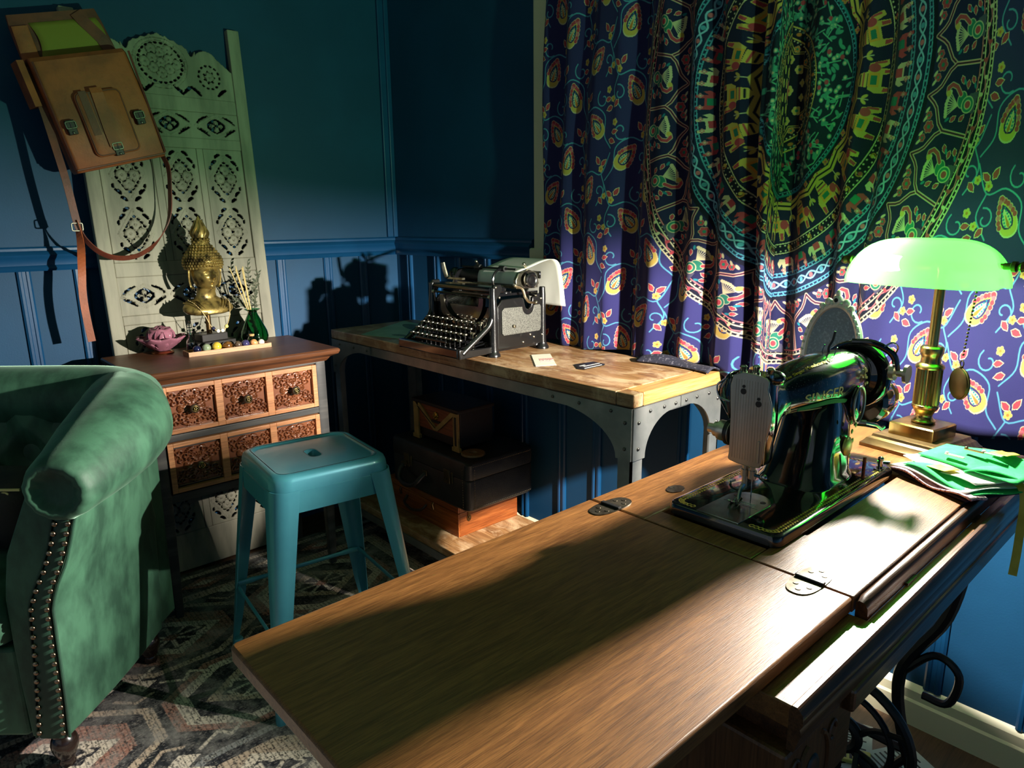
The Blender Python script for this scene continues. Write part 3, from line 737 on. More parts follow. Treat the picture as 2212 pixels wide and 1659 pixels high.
for x in (-1.752, -1.53): MB().tube(spline([(x, 1.45, 1.02), (x, 1.44, 1.034), (x+.004, 1.432, 1.042)], 3), [.004]*7, 8).sph((x+.004, 1.43, 1.044), .0055, 10, 8).build('card_finger', m_nick, tw)
MB().box(-1.70, -1.50, 1.47, 1.476, 1.0, 1.022).build('paper_table', m_blk, tw, bev=.002)
m_paper = P('paper', lin(226, 226, 214), .7, bs=40, bst=.1)
# the sheet: up the front of the roller, back over the paper table, hanging down behind
path = spline([(1.4005, .984, 0), (1.4015, 1.002, 0), (1.409, 1.019, 0), (1.427, 1.0265, 0), (1.455, 1.036, 0), (1.50, 1.050, 0), (1.535, 1.054, 0), (1.552, 1.038, 0), (1.557, .995, 0), (1.558, .95, 0), (1.556, .912, 0)], 5)
b = MB(); n = len(path); L = []
for i, p in enumerate(path):
    sh = .055*max(0, i/n-.25)/.75
    L.append([(-1.707+sh+.178*k/8, p.x+.0025*max(0, i/n-.5)*math.sin(k*1.3+i*.3), p.y+.001*max(0, i/n-.4)*math.sin(k*.9)) for k in range(9)])
b.loft(L, caps=False, closed=False)
tag(b.build('paper_sheet', m_paper, smooth=60, solid=.0006), 'blank pale sheet of paper rolled into the typewriter, its end hanging down behind', 'paper')

# ---------------------------------------------------------------- flat things on the desk
m_green = P('green_print', lin(136, 168, 138), .5, col2=lin(160, 186, 158), vs=9)
m_greend = P('green_print_dark', lin(60, 84, 66), .5, col2=lin(96, 120, 98), vs=14)
mg = thing('printed_leaflet', 'pale green printed leaflet lying on the desk beside the typewriter keys', 'leaflet', (-2.13, 1.40, DZ))
quad = [(-2.15, 1.232), (-1.90, 1.30), (-1.99, 1.50), (-2.37+.04, 1.53)]
MB().prism(quad, DZ+.0005, DZ+.0025, 'xy').build('sheet', m_green, mg, smooth=0)
b = MB()
for pts in ([(-2.05, 1.36), (-1.985, 1.34), (-1.96, 1.40), (-2.0, 1.45), (-2.07, 1.46), (-2.11, 1.42)], [(-2.11, 1.42), (-2.2, 1.44), (-2.25, 1.48), (-2.16, 1.50), (-2.07, 1.46)], [(-2.05, 1.33), (-1.98, 1.325), (-2.0, 1.31), (-2.06, 1.30)]):
    b.prism([(p.x, p.y) for p in spline([(x, y, 0) for x, y in pts], 4, True)], DZ+.0025, DZ+.0030, 'xy')
b.build('printed_picture', m_greend, mg, smooth=0)
tk = thing('paper_ticket', 'small cream paper ticket with faded pink printing lying on the desk', 'ticket', (-1.38, 1.365, DZ))
quad = [(-1.452, 1.388), (-1.325, 1.283), (-1.298, 1.335), (-1.424, 1.438)]
MB().prism(quad, DZ+.001, DZ+.0022, 'xy').build('slip', P('ticket_paper', lin(222, 220, 198), .6), tk, smooth=0)
m_pink = P('pink_ink', lin(226, 160, 160), .6)
b = MB(); A = Vector((-1.437, 1.392, 0)); U = Vector((.027, .049, 0)).normalized(); V = Vector((.127, -.104, 0)).normalized()
for i, (h, s_) in enumerate(((.9, 0), (.8, 0), (1, 0), (.7, 0), (.9, 0), (.85, 0), (1, 0), (.8, 0), (.6, 0))):
    c = A+U*(.004+i*.0047)+V*.055
    b.prism([(c.x, c.y), (c+U*.0028).to_tuple()[:2], (c+U*.0028+V*.034*h).to_tuple()[:2], (c+V*.034*h).to_tuple()[:2]], DZ+.0022, DZ+.0026)
c = A+U*.004+V*.10; b.prism([c.to_tuple()[:2], (c+U*.038).to_tuple()[:2], (c+U*.038+V*.005).to_tuple()[:2], (c+V*.005).to_tuple()[:2]], DZ+.0022, DZ+.0026)
b.build('printing', m_pink, tk, smooth=0)
cd = thing('black_card', 'small black card with white script lettering lying near the end of the desk', 'card', (-1.24, 1.39, DZ))
cq = [(-1.268, 1.374), (-1.222, 1.338), (-1.205, 1.345), (-1.208+.003, 1.425), (-1.213, 1.436), (-1.255, 1.438)]
MB().prism(cq, DZ+.001, DZ+.0025, 'xy').build('card', P('black_card_stock', (.012, .012, .012, 1), .35), cd, smooth=0)
m_white = P('white_ink', lin(232, 230, 222), .6)
b = MB(); r = random.Random(4)
for row, (x0, n) in enumerate(((-1.243, 4), (-1.232, 12))):
    for i in range(n):
        y = 1.365+i*.0055+row*.002; w = .0042
        b.prism([(x0, y), (x0+.004+.003*r.random(), y+.001), (x0+.005, y+w), (x0+.001-.002*r.random(), y+w-.001)], DZ+.0025, DZ+.0029)
b.prism([(-1.213, 1.352), (-1.2095, 1.351), (-1.2095, 1.42), (-1.213, 1.421)], DZ+.0025, DZ+.0029)
b.build('lettering', m_white, cd, smooth=0)
m_dkcl = P('dark_patterned_cloth', (.012, .012, .025, 1), .8, col2=lin(112, 108, 120), vs=130, vr=(.55, .75), bs=300, bst=.3)
b = MB(); n = 22; L = []
for i in range(n+1):
    t = i/n; x = -1.17+.225*t; L.append([(x, 1.515+.02*math.sin(t*3)+v*.055, DZ+.002+(.016+.004*math.sin(t*7))*math.sin(PI*min(1, max(0, v*1.0)))*(.5+.5*math.sin(PI*min(1, t*1.3+.1)))+.003) for v in np.linspace(0, 1, 9)])
b.loft(L, caps=False, closed=False)
tag(b.build('folded_cloth', m_dkcl, smooth=60, solid=.004), 'dark patterned cloth folded along the back edge of the desk below the curtain', 'cloth')

# ---------------------------------------------------------------- boxes on the desk's lower shelf
SZ = .14
m_box = wood('orange_pine_box', lin(134, 68, 28), lin(166, 96, 46), 1, .35, bst=.15, c3=lin(112, 50, 16))
m_boxx = wood('orange_pine_box_front', lin(148, 76, 30), lin(180, 104, 48), 0, .35, bst=.15, c3=lin(112, 54, 18))
m_brass = P('brass', lin(190, 150, 70), .28, 1)
m_dkbrass = P('dark_brass', lin(92, 72, 44), .4, .9)
BX0, BX1, BY0, BY1, BZ0, BZ1 = -2.15, -1.722, 1.308, 1.572, SZ+.0005, .246
bx = thing('wooden_case', 'shallow orange wooden case with a metal clasp on its end, under the black suitcase', 'case', ((BX0+BX1)/2, (BY0+BY1)/2, SZ))
MB().box(BX0, BX1-.006, BY0+.006, BY1, BZ0, BZ1-.022).build('body', m_boxx, bx, smooth=0, bev=.002)
MB().box(BX1-.0058, BX1, BY0+.0062, BY1, BZ0, BZ1-.0225).box(BX1-.0058, BX1, BY0+.0062, BY1, BZ1-.021, BZ1).build('end_panel', m_box, bx, smooth=0)
MB().box(BX0, BX1-.006, BY0+.006, BY1, BZ1-.021, BZ1).build('lid', m_boxx, bx, smooth=0, bev=.002)
MB().box(BX0, BX1, BY0, BY0+.006, BZ0, BZ1-.0225).box(BX0, BX1, BY0, BY0+.006, BZ1-.021, BZ1).build('front_panel', m_boxx, bx, smooth=0, bev=.001)
b = MB(); cz = BZ1-.022
b.prism([(1.352+.007*math.cos(a), cz+.012+.010*math.sin(a)) for a in np.linspace(0, 2*PI, 14)[:-1]], BX1, BX1+.002, 'yz')
b.prism([(1.352+.009*math.cos(a), cz-.025+.012*math.sin(a)) for a in np.linspace(0, 2*PI, 14)[:-1]], BX1, BX1+.002, 'yz')
b.box(BX1, BX1+.0025, 1.3475, 1.3565, cz-.02, cz+.008).sph((BX1+.003, 1.352, cz-.022), .004, 8, 6)
b.build('clasp', m_dkbrass, bx)
b = MB(); xm = -1.96
b.tube(spline([(xm-.06, BY0-.002, .205), (xm-.05, BY0-.022, .188), (xm, BY0-.028, .178), (xm+.05, BY0-.022, .188), (xm+.06, BY0-.002, .205)], 5), .005, 8)
b.build('handle', P('dark_leather', lin(46, 30, 20), .5), bx)
for sx in (-.1, .1): MB().tube([(xm+sx, BY0-.001, .225), (xm+sx, BY0-.006, .218), (xm+sx, BY0-.002, .200)], .004, 8).build('front_catch', m_dkbrass, bx)
m_suit = P('black_leathercloth', (.010, .010, .011, 1), .45, bs=420, bst=.35, col2=(.02, .02, .02, 1), vs=20)
m_stit = P('stitch_thread', lin(120, 108, 84), .8)
m_suitm = P('dull_lock_metal', lin(92, 84, 64), .45, .9)
SX0, SX1, SY0, SY1, SB, ST = -2.10, -1.655, 1.30, 1.59, BZ1+.001, .418
sc = thing('suitcase', 'battered black suitcase with a handle, lying on the orange wooden case', 'suitcase', ((SX0+SX1)/2, (SY0+SY1)/2, SB))
b = MB().loft([[(x, y, z) for x, y in rrect(SX0+i, SX1-i, SY0+i, SY1-i, .02)] for z, i in ((SB, .008), (SB+.008, 0), (.352, 0), (.355, .002))])
b.build('body', m_suit, sc)
b = MB().loft([[(x, y, z) for x, y in rrect(SX0+i, SX1-i, SY0+i, SY1-i, .02)] for z, i in ((.356, .002), (.359, -.001), (ST-.010, -.001), (ST-.003, .004), (ST, .012))])
lid = b.build('lid', m_suit, sc)
b = MB()
for k in range(34): t = k/33; b.box(SX1+.0004, SX1+.0016, SY0+.02+t*(SY1-SY0-.04), SY0+.024+t*(SY1-SY0-.04), SB+.012, SB+.0135); b.box(SX1+.0004, SX1+.0016, SY0+.02+t*(SY1-SY0-.04), SY0+.024+t*(SY1-SY0-.04), ST-.016, ST-.0145)
for k in range(16): z = SB+.014+k*.0085; b.box(SX1-.0285, SX1-.027, SY0-.0012, SY0, z, z+.004); b.box(SX1+.0002, SX1+.0014, SY0+.026, SY0+.0275, z, z+.004)
b.build('stitching', m_stit, sc, smooth=0)
for x in (SX1-.11, SX0+.10):
    l = MB().box(x-.016, x+.016, SY0-.004, SY0, .325, .372).box(x+.02, x+.032, SY0-.003, SY0, .33, .368).build('lock', m_suitm, sc, bev=.002)
    MB().cyl((x, SY0-.004, .338), (x, SY0-.009, .338), .006, n=12).build('lock_button', m_suitm, l)
xm = -1.955
MB().tube(spline([(xm-.065, SY0-.001, .325), (xm-.062, SY0-.02, .312), (xm-.045, SY0-.036, .288), (xm, SY0-.042, .278), (xm+.045, SY0-.036, .288), (xm+.062, SY0-.02, .312), (xm+.065, SY0-.001, .325)], 5), .0085, 10).build('handle', m_suit, sc)
for x in (xm-.065, xm+.065): MB().box(x-.012, x+.012, SY0-.006, SY0, .318, .338).build('handle_mount', m_suitm, sc, bev=.002)
# little box with the letter M
m_tan = P('tan_paint', lin(176, 140, 78), .5, col2=lin(150, 116, 64), vs=30)
m_mah = wood('red_brown_wood', lin(128, 58, 26), lin(150, 76, 38), 0, .4)
m_dark = P('dark_box_wood', lin(32, 20, 14), .5)
MX0, MX1, MY0, MY1, MB0, MT = -2.02, -1.752, 1.345, 1.50, ST+.001, .565
mb = thing('letter_box', 'small brown box with a large tan letter M on its front, on the suitcase', 'box', ((MX0+MX1)/2, (MY0+MY1)/2, MB0))
MB().box(MX0+.01, MX1-.01, MY0+.012, MY1, MB0+.012, MT-.012).build('body', m_dark, mb, smooth=0, bev=.003)
MB().box(MX0, MX1, MY0-.004, MY1, MT-.012, MT).build('lid', m_dark, mb, smooth=0, bev=.003)
MB().box(MX0+.02, MX1-.02, MY0+.006, MY0+.012, MB0+.045, MT-.014).build('front_panel', m_mah, mb, smooth=0)
xa, xb, zb, ztp = MX0+.006, MX1-.006, MB0+.006, MT-.014; xm = (xa+xb)/2
b = MB()
for x0 in (xa, xb-.028): b.box(x0, x0+.028, MY0, MY0+.006, zb+.01, ztp); b.box(x0-.006, x0+.034, MY0-.002, MY0+.008, zb-.004, zb+.01)
b.prism([(xa+.012, ztp), (xa+.038, ztp), (xm+.012, zb+.045), (xm-.012, zb+.045)], MY0, MY0+.006, 'xz'); b.prism([(xb-.012, ztp), (xb-.038, ztp), (xm-.012, zb+.045), (xm+.012, zb+.045)], MY0-.0005, MY0+.0055, 'xz')
b.build('letter', m_tan, mb, smooth=0)
MB().prism([(xa+.021, ztp-.012), (xa+.029, ztp-.012), (xm+.003, zb+.053), (xm-.005, zb+.053)], MY0-.0008, MY0, 'xz').build('letter_inlay', m_dark, mb, smooth=0)
MB().box(xb-.020, xb-.010, MY0-.0008, MY0, zb+.015, ztp-.012).build('letter_inlay', m_dark, mb, smooth=0)
b = MB().sph((xm, MY0+.003, ztp-.026), (.011, .004, .010), 14, 8)
for a in range(8): b.sph((xm+.012*math.cos(a*PI/4), MY0+.004, ztp-.029+.011*math.sin(a*PI/4)), .0035, 8, 6)
b.build('brass_ornament', m_brass, mb)
MB().box(xm-.024, xm+.024, MY0+.002, MY0+.006, ztp-.055, ztp-.046).build('nameplate', m_dark, mb, smooth=0)
o = MB().lathe([(.012, 0), (.038, 0), (.041, .004), (.038, .009), (.014, .009), (.012, .005)]+[(.012, 0)], 28, (-1.712, 1.37, ST+.001))
tag(o.build('wooden_ring', wood('ring_wood', lin(120, 88, 50), lin(146, 110, 68), 0, .5)), 'flat wooden ring lying on the suitcase next to the letter box', 'ring')
# ---------------------------------------------------------------- treadle sewing table
TZ = .76
m_oak = wood('varnished_oak', lin(126, 82, 40), lin(154, 104, 54), 1, .38, coat=.18, s=2.9, bst=.25, c3=lin(104, 64, 28))
m_oakd = wood('dark_oak', lin(84, 52, 30), lin(116, 76, 46), 1, .34, coat=.3, bst=.35, c3=lin(58, 36, 22))
m_oakx = wood('dark_oak_end', lin(84, 52, 30), lin(116, 76, 46), 2, .4, bst=.3)
m_plate = P('steel_plate', lin(120, 112, 96), .35, .9, col2=lin(84, 76, 62), vs=60)
m_cast = P('black_cast_iron', (.010, .010, .010, 1), .4, bs=120, bst=.1)
TX0_, TX1_ = -.654, -.267
st = thing('sewing_table', 'oak treadle sewing table with its leaf folded out and drawers under the top', 'table', (-.45, .9, 0))
def roundcorner(x0, x1, y0, y1, r, which):
    pts = []
    for (cx, cy, a0, key) in ((x1-r, y0+r, -PI/2, 'br'), (x1-r, y1-r, 0, 'tr'), (x0+r, y1-r, PI/2, 'tl'), (x0+r, y0+r, PI, 'bl')):
        if key in which:
            for i in range(7): a = a0+PI/2*i/6; pts.append((cx+r*math.cos(a), cy+r*math.sin(a)))
        else: pts.append((cx+(r if key[1] == 'r' else -r), cy+(r if key[0] == 't' else -r)))
    return pts
MB().prism(roundcorner(TX0_, TX1_, .204, .7455, .008, ('bl', 'br')), TZ-.019, TZ, 'xy').build('folding_leaf', m_oak, st, smooth=30, bev=.003)
# main top is cut round the machine bed; the front flap is a separate board
MB().box(TX0_, -.553, .7475, 1.425, TZ-.02, TZ).build('tabletop', m_oak, st, smooth=0, bev=.003)
MB().box(-.5525, -.3745, 1.18, 1.425, TZ-.02, TZ).build('rear_board', m_oak, st, smooth=0, bev=.001)
MB().box(-.5525, -.3905, .7475, .786, TZ-.02, TZ).build('front_board', m_oak, st, smooth=0, bev=.001)
MB().prism([(-.3735, 1.424), (-.3735, .862), (-.3895, .848), (-.3895, .7475), (TX1_, .7475), (TX1_, 1.424)][::-1], TZ-.02, TZ, 'xy').build('hinged_flap', m_oak, st, smooth=0, bev=.0012)
MB().box(-.553, -.3735, .786, 1.18, TZ-.10, TZ-.098).build('machine_well', m_oakd, st, smooth=0)
# front edge: rounded rail, pale ledge, grooved outer moulding
b = MB(); rp = [(-.2655, TZ-.022), (-.2655, TZ-.004), (-.262, TZ-.001), (-.256, TZ-.002), (-.2525, TZ-.008), (-.2515, TZ-.024)]
b.loft([[(x, .752, z-.004) for x, z in rp]]+[[(x, y, z) for x, z in rp] for y in (.764, 1.35)]); b.build('front_rail', m_oakd, st, smooth=50)
MB().box(-.60, -.2385, .552, .745, TZ-.045, TZ-.0205).box(-.2512, -.2385, .745, 1.36, TZ-.045, TZ-.0225).build('case_ledge', m_oak, st, smooth=0, bev=.0015)
b = MB(); mp = [(-.238, TZ-.060), (-.238, TZ-.018), (-.2355, TZ-.0135), (-.231, TZ-.0135), (-.2255, TZ-.019), (-.2245, TZ-.029), (-.227, TZ-.034), (-.2255, TZ-.040), (-.228, TZ-.048), (-.231, TZ-.06)]
b.loft([[(x, y, z) for x, z in mp] for y in (.545, 1.365)]); b.build('front_moulding', m_oakd, st, smooth=40)
MB().box(-.245, -.228, .672, 1.40, .672, TZ-.0605).build('centre_drawer', m_oakd, st, smooth=0, bev=.004)
MB().box(-.245, -.215, 1.366, 1.44, TZ-.05, TZ).box(-.372, -.2145, 1.4255, 1.445, TZ-.03, TZ-.0005).build('rear_rail', m_oakd, st, smooth=0, bev=.004)
for y in (.86, 1.12): MB().box(-.2545, -.2475, y, y+.03, TZ-.023, TZ-.0195).build('flap_catch', m_plate, st, smooth=0)
def hinge(cx, cy, rot):
    q = MB(); M = Matrix.Translation((cx, cy, TZ)) @ Matrix.Rotation(rot, 4, 'Z'); q.T = M
    ou = [(.0175*math.copysign(abs(math.cos(a))**.8, math.cos(a)), .04*math.copysign(abs(math.sin(a))**.7, math.sin(a))) for a in np.linspace(0, 2*PI, 29)[:-1]]
    q.prism(ou, .0002, .0012); h = q.build('leaf_hinge', m_plate, st, smooth=20)
    q = MB(); q.T = M; q.box(-.017, .017, -.0035, .0035, .0012, .0042); q.build('hinge_barrel', m_cast, h, smooth=0, bev=.001)
    for x, y in ((-.008, .02), (.008, .02), (0, .03), (-.008, -.018), (.008, -.018), (0, -.029)):
        q = MB(); q.T = M; q.cyl((x, y, .001), (x, y, .0018), .0032, n=10); q.build('screw', m_plate, h)
hinge(-.614, .7465, 0); hinge(-.316, .7465, 0)
q = MB(); q.prism(sup(-.588, .871, .012, .0175, 24), TZ, TZ+.0012, 'xy'); q.build('oval_plate', m_plate, st, smooth=20)
textmesh('plate_lettering', 'Er', .013, m_cast, st, Matrix.Translation((-.594, .864, TZ+.0012)) @ Matrix.Rotation(R_(60), 4, 'Z'), .0002)
# carcass, drawers and cast-iron treadle
MB().box(-.61, -.24, .56, .70, .60, TZ-.0455).box(-.61, -.59, .70, 1.40, .68, TZ-.0205).box(-.61, -.246, 1.38, 1.40, .675, TZ-.0455).build('carcass', m_oakd, st, smooth=0)
for y0 in (.540,):
    for z0, z1 in ((.585, .695), (.468, .578)):
        d = MB().box(-.62, -.235, y0, y0+.118, z0, z1).build('drawer', m_oakx, st, smooth=0, bev=.004)
        q = MB()
        for s_ in (-1, 1):
            q.tube([(-.2345, y0+.059+s_*(.012+.022*abs(math.sin(a))), (z0+z1)/2+.042*math.cos(a)) for a in np.linspace(.15, PI-.15, 12)], .0028, 6)
            q.tube([(-.2345, y0+.059+s_*(.040+.008*math.cos(a)), (z0+z1)/2+.03+.010*math.sin(a)) for a in np.linspace(0, 5, 12)], .0022, 6)
        q.build('carving', m_oakx, d)
        q = MB().sph((-.235, y0+.059, (z0+z1)/2), (.004, .016, .024), 14, 10); q.build('drawer_pull', m_cast, d)
b = MB()
cyw, czw = 1.2, .235
def wheel(b, x, y, z, r, w, n=40):
    b.tube([(x+r*math.cos(2*PI*k/n), y, z+r*math.sin(2*PI*k/n)) for k in range(n)], w, 8, closed=True, up=(0, 1, 0))
wheel(b, -.425, 1.2, .235, .122, .0085); wheel(b, -.425, 1.2, .235, .088, .006); wheel(b, -.425, 1.2, .235, .03, .010)
for k in range(6):
    a = PI/3*k+.3; b.tube(spline([(-.425+.03*math.cos(a), 1.2, .235+.03*math.sin(a)), (-.425+.07*math.cos(a+.25), 1.2, .235+.07*math.sin(a+.25)), (-.425+.118*math.cos(a+.1), 1.2, .235+.118*math.sin(a+.1))], 4), .006, 6)
b.build('flywheel', m_cast, st)
for y in (.73, 1.27):
    b = MB()
    for s_ in (-1, 1):
        b.tube(spline([(-.43+s_*.15, y, .64), (-.43+s_*.13, y, .5), (-.43+s_*.07, y, .36), (-.43+s_*.10, y, .2), (-.43+s_*.17, y, .05), (-.43+s_*.20, y, .012)], 6), .011, 8)
        b.tube(spline([(-.43+s_*.07, y, .36), (-.43+s_*.12, y, .42), (-.43+s_*.16, y, .40), (-.43+s_*.15, y, .34), (-.43+s_*.11, y, .335)], 6), .007, 8)
        b.tube(spline([(-.43+s_*.10, y, .2), (-.43+s_*.05, y, .13), (-.43, y, .16)], 6), .008, 8)
    b.tube([(-.58, y, .635), (-.28, y, .635)], .012, 8); b.tube([(-.52, y, .21), (-.34, y, .21)], .008, 8)
    b.build('iron_leg', m_cast, st)
b = MB()
for x in (-.52, -.34): b.box(x-.008, x+.008, .86, 1.16, .075, .09)
for y in np.linspace(.87, 1.15, 8): b.box(-.53, -.33, y-.005, y+.005, .078, .088)
b.tube([(-.43, .73, .082), (-.43, 1.27, .082)], .006, 8); b.build('treadle_plate', m_cast, st, smooth=30)
MB().tube([(-.36, 1.01, .082), (-.37, 1.12, .15), (-.39, 1.19, .215)], .005, 8).build('pitman_rod', m_cast, st)

# papers and a yellow packet on the floor behind the treadle
m_news = P('printed_paper', lin(200, 198, 190), .7)
m_ink = P('printing_ink', (.02, .02, .02, 1), .7)
pg = [((-.53, 1.50), (.13, .10), .35, 'loose printed sheet lying on the floor behind the treadle, nearest the skirting'), ((-.40, 1.49), (.10, .13), -.5, 'loose printed sheet with dark stripes on the floor to the right of the treadle wheel'), ((-.50, 1.36), (.12, .09), .9, 'loose printed sheet lying on the floor under the treadle wheel')]
for i, ((x, y), (w, h), rt, lab) in enumerate(pg):
    t = thing('printed_sheet', lab, 'paper', (x, y, .0), rt, 'loose papers under the sewing table')
    q = MB(); q.T = MW[t]; q.box(-w/2, w/2, -h/2, h/2, .001+.002*i, .0018+.002*i); q.build('sheet', m_news, t, smooth=0)
    q = MB(); q.T = MW[t]
    for k in range(9): y0 = -h/2+.008+k*(h-.016)/9; q.box(-w/2+.01, w/2-.012-.03*((k*7) % 3)/2, y0, y0+.0045, .0018+.002*i, .0021+.002*i)
    q.build('printing', m_ink, t, smooth=0)
t = thing('yellow_packet', 'small yellow packet lying on the papers under the sewing table', 'packet', (-.475, 1.43, .006), .4)
q = MB(); q.T = MW[t]; q.box(-.035, .035, -.022, .022, .0015, .010); q.build('packet', P('yellow_card', lin(206, 186, 84), .5), t, smooth=0, bev=.002)
q = MB(); q.T = MW[t]; q.box(-.02, -.014, -.015, .01, .010, .0104).box(-.008, -.002, -.015, .01, .010, .0104); q.build('printing', m_ink, t, smooth=0)

# ---------------------------------------------------------------- sewing machine
m_sblk = P('black_gloss_enamel', (.006, .006, .008, 1), .10, coat=1, coatr=.05, col2=(.012, .012, .013, 1), vs=60)
m_sdust = P('dusty_black_enamel', (.007, .007, .008, 1), .16, coat=.9, coatr=.07, col2=(.22, .22, .21, 1), vs=420, vr=(.62, .70))
m_chr = P('satin_chrome', lin(206, 200, 184), .32, .85, col2=lin(184, 176, 160), vs=30, stretch=(1, 1, .1))
m_pol = P('polished_steel', lin(176, 178, 178), .16, 1, col2=lin(140, 142, 142), vs=45)
m_gold = P('gold_decal', lin(222, 192, 70), .35, .35)
m_goldp = P('pale_gold_letters', lin(214, 186, 128), .4, .2)
m_thr = P('green_thread', lin(60, 170, 92), .7, bs=400, bst=.4)
m_rust = P('rusty_steel', lin(118, 70, 44), .5, .7, col2=lin(70, 44, 32), vs=120)
sm = thing('sewing_machine', 'black vintage sewing machine with gold lettering and a chrome faceplate, set in the table', 'sewing machine', (-.463, .985, TZ))
EX0, EX1, EY0, EY1, BT = -.549, -.378, .790, 1.176, .776
b = MB(); b.loft([[(x, y, z) for x, y in rrect(EX0+i, EX1-i, EY0+i, EY1-i, .016)] for z, i in ((.742, .004), (.7605, .004), (.7608, 0), (.770, 0), (.7745, .0018), (BT, .005))])
bed = b.build('bed', m_sblk, sm, smooth=30)
# gold border: tiny rings between two lines
b = MB(); pth = []
for x0, x1, y0, y1 in ((EX0+.0125, EX1-.0125, EY0+.0125, EY1-.0125),):
    loop = rrect(x0, x1, y0, y1, .012, 4); loop.append(loop[0])
    for (xa, ya), (xb, yb) in zip(loop[:-1], loop[1:]):
        L = math.hypot(xb-xa, yb-ya); k = max(1, int(L/.0062))
        for i in range(k): pth.append((xa+(xb-xa)*i/k, ya+(yb-ya)*i/k))
for i, (x, y) in enumerate(pth):
    if -.508 < x < -.428 and y < EY0+.03: continue
    if y > 1.135 and x > -.42: continue
    r0, r1 = .0042, .0026
    b.ring([(x+r0*math.cos(a), y+r0*math.sin(a)) for a in np.linspace(0, 2*PI, 9)[:-1]], [(x+r1*math.cos(a), y+r1*math.sin(a)) for a in np.linspace(0, 2*PI, 9)[:-1]], BT, BT+.0002)
    nx, ny = (1, 0) if abs(x-(EX0+EX1)/2) > .06 else (0, 1)
    b.sph((x+.0035*nx, y+.0035*ny, BT), (.0016, .0016, .0003), 6, 4); b.sph((x-.0035*nx, y-.0035*ny, BT), (.0016, .0016, .0003), 6, 4)
b.build('gold_border', m_gold, bed, smooth=0)
# slide plate with a rounded far end
sp = [(-.500, EY0+.003), (-.436, EY0+.003), (-.436, .872)]+[(-.468+.032*math.cos(a), .872+.034*math.sin(a)) for a in np.linspace(0, PI, 14)]
pl = MB().prism(sp, BT-.003, BT+.0012, 'xy').build('slide_plate', m_pol, sm, bev=.0005)
b = MB().box(-.494, -.442, .8525, .8532, BT+.0011, BT+.0014)
for x, y, r in ((-.448, .880, .004), (-.489, .880, .004)): b.cyl((x, y, BT+.001), (x, y, BT+.0016), r, n=12)
b.build('plate_seam', m_cast, pl, smooth=0)
b = MB(); r = random.Random(2)
for row, (yy, n, s_) in enumerate(((.8625, 9, .0026), (.8575, 16, .0016))):
    for i in range(n): x = -.484+i*(.034/n)+row*.0; b.box(x, x+.034/n*.7, yy, yy+s_*(.6+.4*r.random()), BT+.0012, BT+.0015)
b.build('plate_lettering', m_white, pl, smooth=0)
# arm and column
A = [(.893, -.470, .0275, .838, .958), (.902, -.470, .027, .862, .957), (.914, -.470, .0262, .884, .952), (.930, -.469, .027, .893, .9495), (.950, -.467, .032, .894, .955), (.985, -.465, .038, .890, .962), (1.04, -.464, .0415, .885, .965), (1.10, -.463, .0425, .879, .965), (1.145, -.463, .042, .872, .961), (1.163, -.463, .037, .878, .955), (1.170, -.463, .028, .888, .945)]
b = MB(); b.loft([[(x, y, z) for x, z in sup(cx, (z0+z1)/2, hw, (z1-z0)/2, 40, 2.5)] for y, cx, hw, z0, z1 in A])
arm = b.build('arm', m_sdust, sm, smooth=60)
K = [(BT, .963, 1.108, -.520, -.405), (.780, .965, 1.106, -.519, -.406), (.786, .970, 1.104, -.514, -.410), (.82, .984, 1.104, -.507, -.413), (.86, .999, 1.108, -.503, -.419), (.885, 1.008, 1.122, -.502, -.423), (.905, 1.02, 1.135, -.498, -.43)]
b = MB(); b.loft([[(x, y, z) for x, y in sup((xa+xb)/2, (ya+yb)/2, (xb-xa)/2, (yb-ya)/2, 40, 3.4)] for z, ya, yb, xa, xb in K])
b.build('column', m_sblk, sm, smooth=60)
# head and chrome faceplate
H = [(.835, .023), (.842, .0265), (.90, .028), (.945, .028), (.956, .027), (.962, .023)]
b = MB(); b.loft([[(x, y, z) for x, y in sup(-.470, .878, hw, .0185, 32, 4)] for z, hw in H]); b.build('head', m_sblk, sm, smooth=50)
fp = [(-.491, .836), (-.452, .834), (-.443, .842), (-.440, .870), (-.436, .892), (-.433, .910), (-.435, .928), (-.441, .946), (-.444, .962), (-.493, .960), (-.494, .90), (-.493, .85)]
fpp = [(p.x, p.y) for p in spline([(x, z, 0) for x, z in fp], 3, True)]
face = MB().prism(fpp, .8565, .8592, 'xz').build('faceplate', m_chr, sm, bev=.0012)
b = MB()
for x in np.linspace(-.488, -.440, 13): b.box(x-.0004, x+.0004, .8560, .8568, .842, .955 if x < -.444 else .93)
b.build('faceplate_ribs', m_chr, face, smooth=0)
for x, z, r in ((-.476, .939, .0042), (-.453, .925, .0042)): MB().cyl((x, .8555, z), (x, .8575, z), r, n=14).cyl((x, .8555, z+.007), (x, .857, z+.007), .0022, n=10).build('faceplate_screw', m_cast, face)
MB().box(-.4497, -.4468, .8545, .857, .842, .874).build('thread_guide', m_chr, face, smooth=0, bev=.0008)
for x, y, h in ((-.485, .868, .0105), (-.468, .872, .012), (-.447, .872, .011)): MB().lathe([(0, 0), (.0055, 0), (.0055, .004), (.0038, .005), (.0045, .009), (.0055, h), (.003, h+.002), (0, h+.002)], 14, (x, y, .9605)).build('top_knob', m_pol, sm)
MB().sph((-.446, .884, .958), (.013, .016, .010), 14, 8).build('arm_cap', m_sdust, sm)
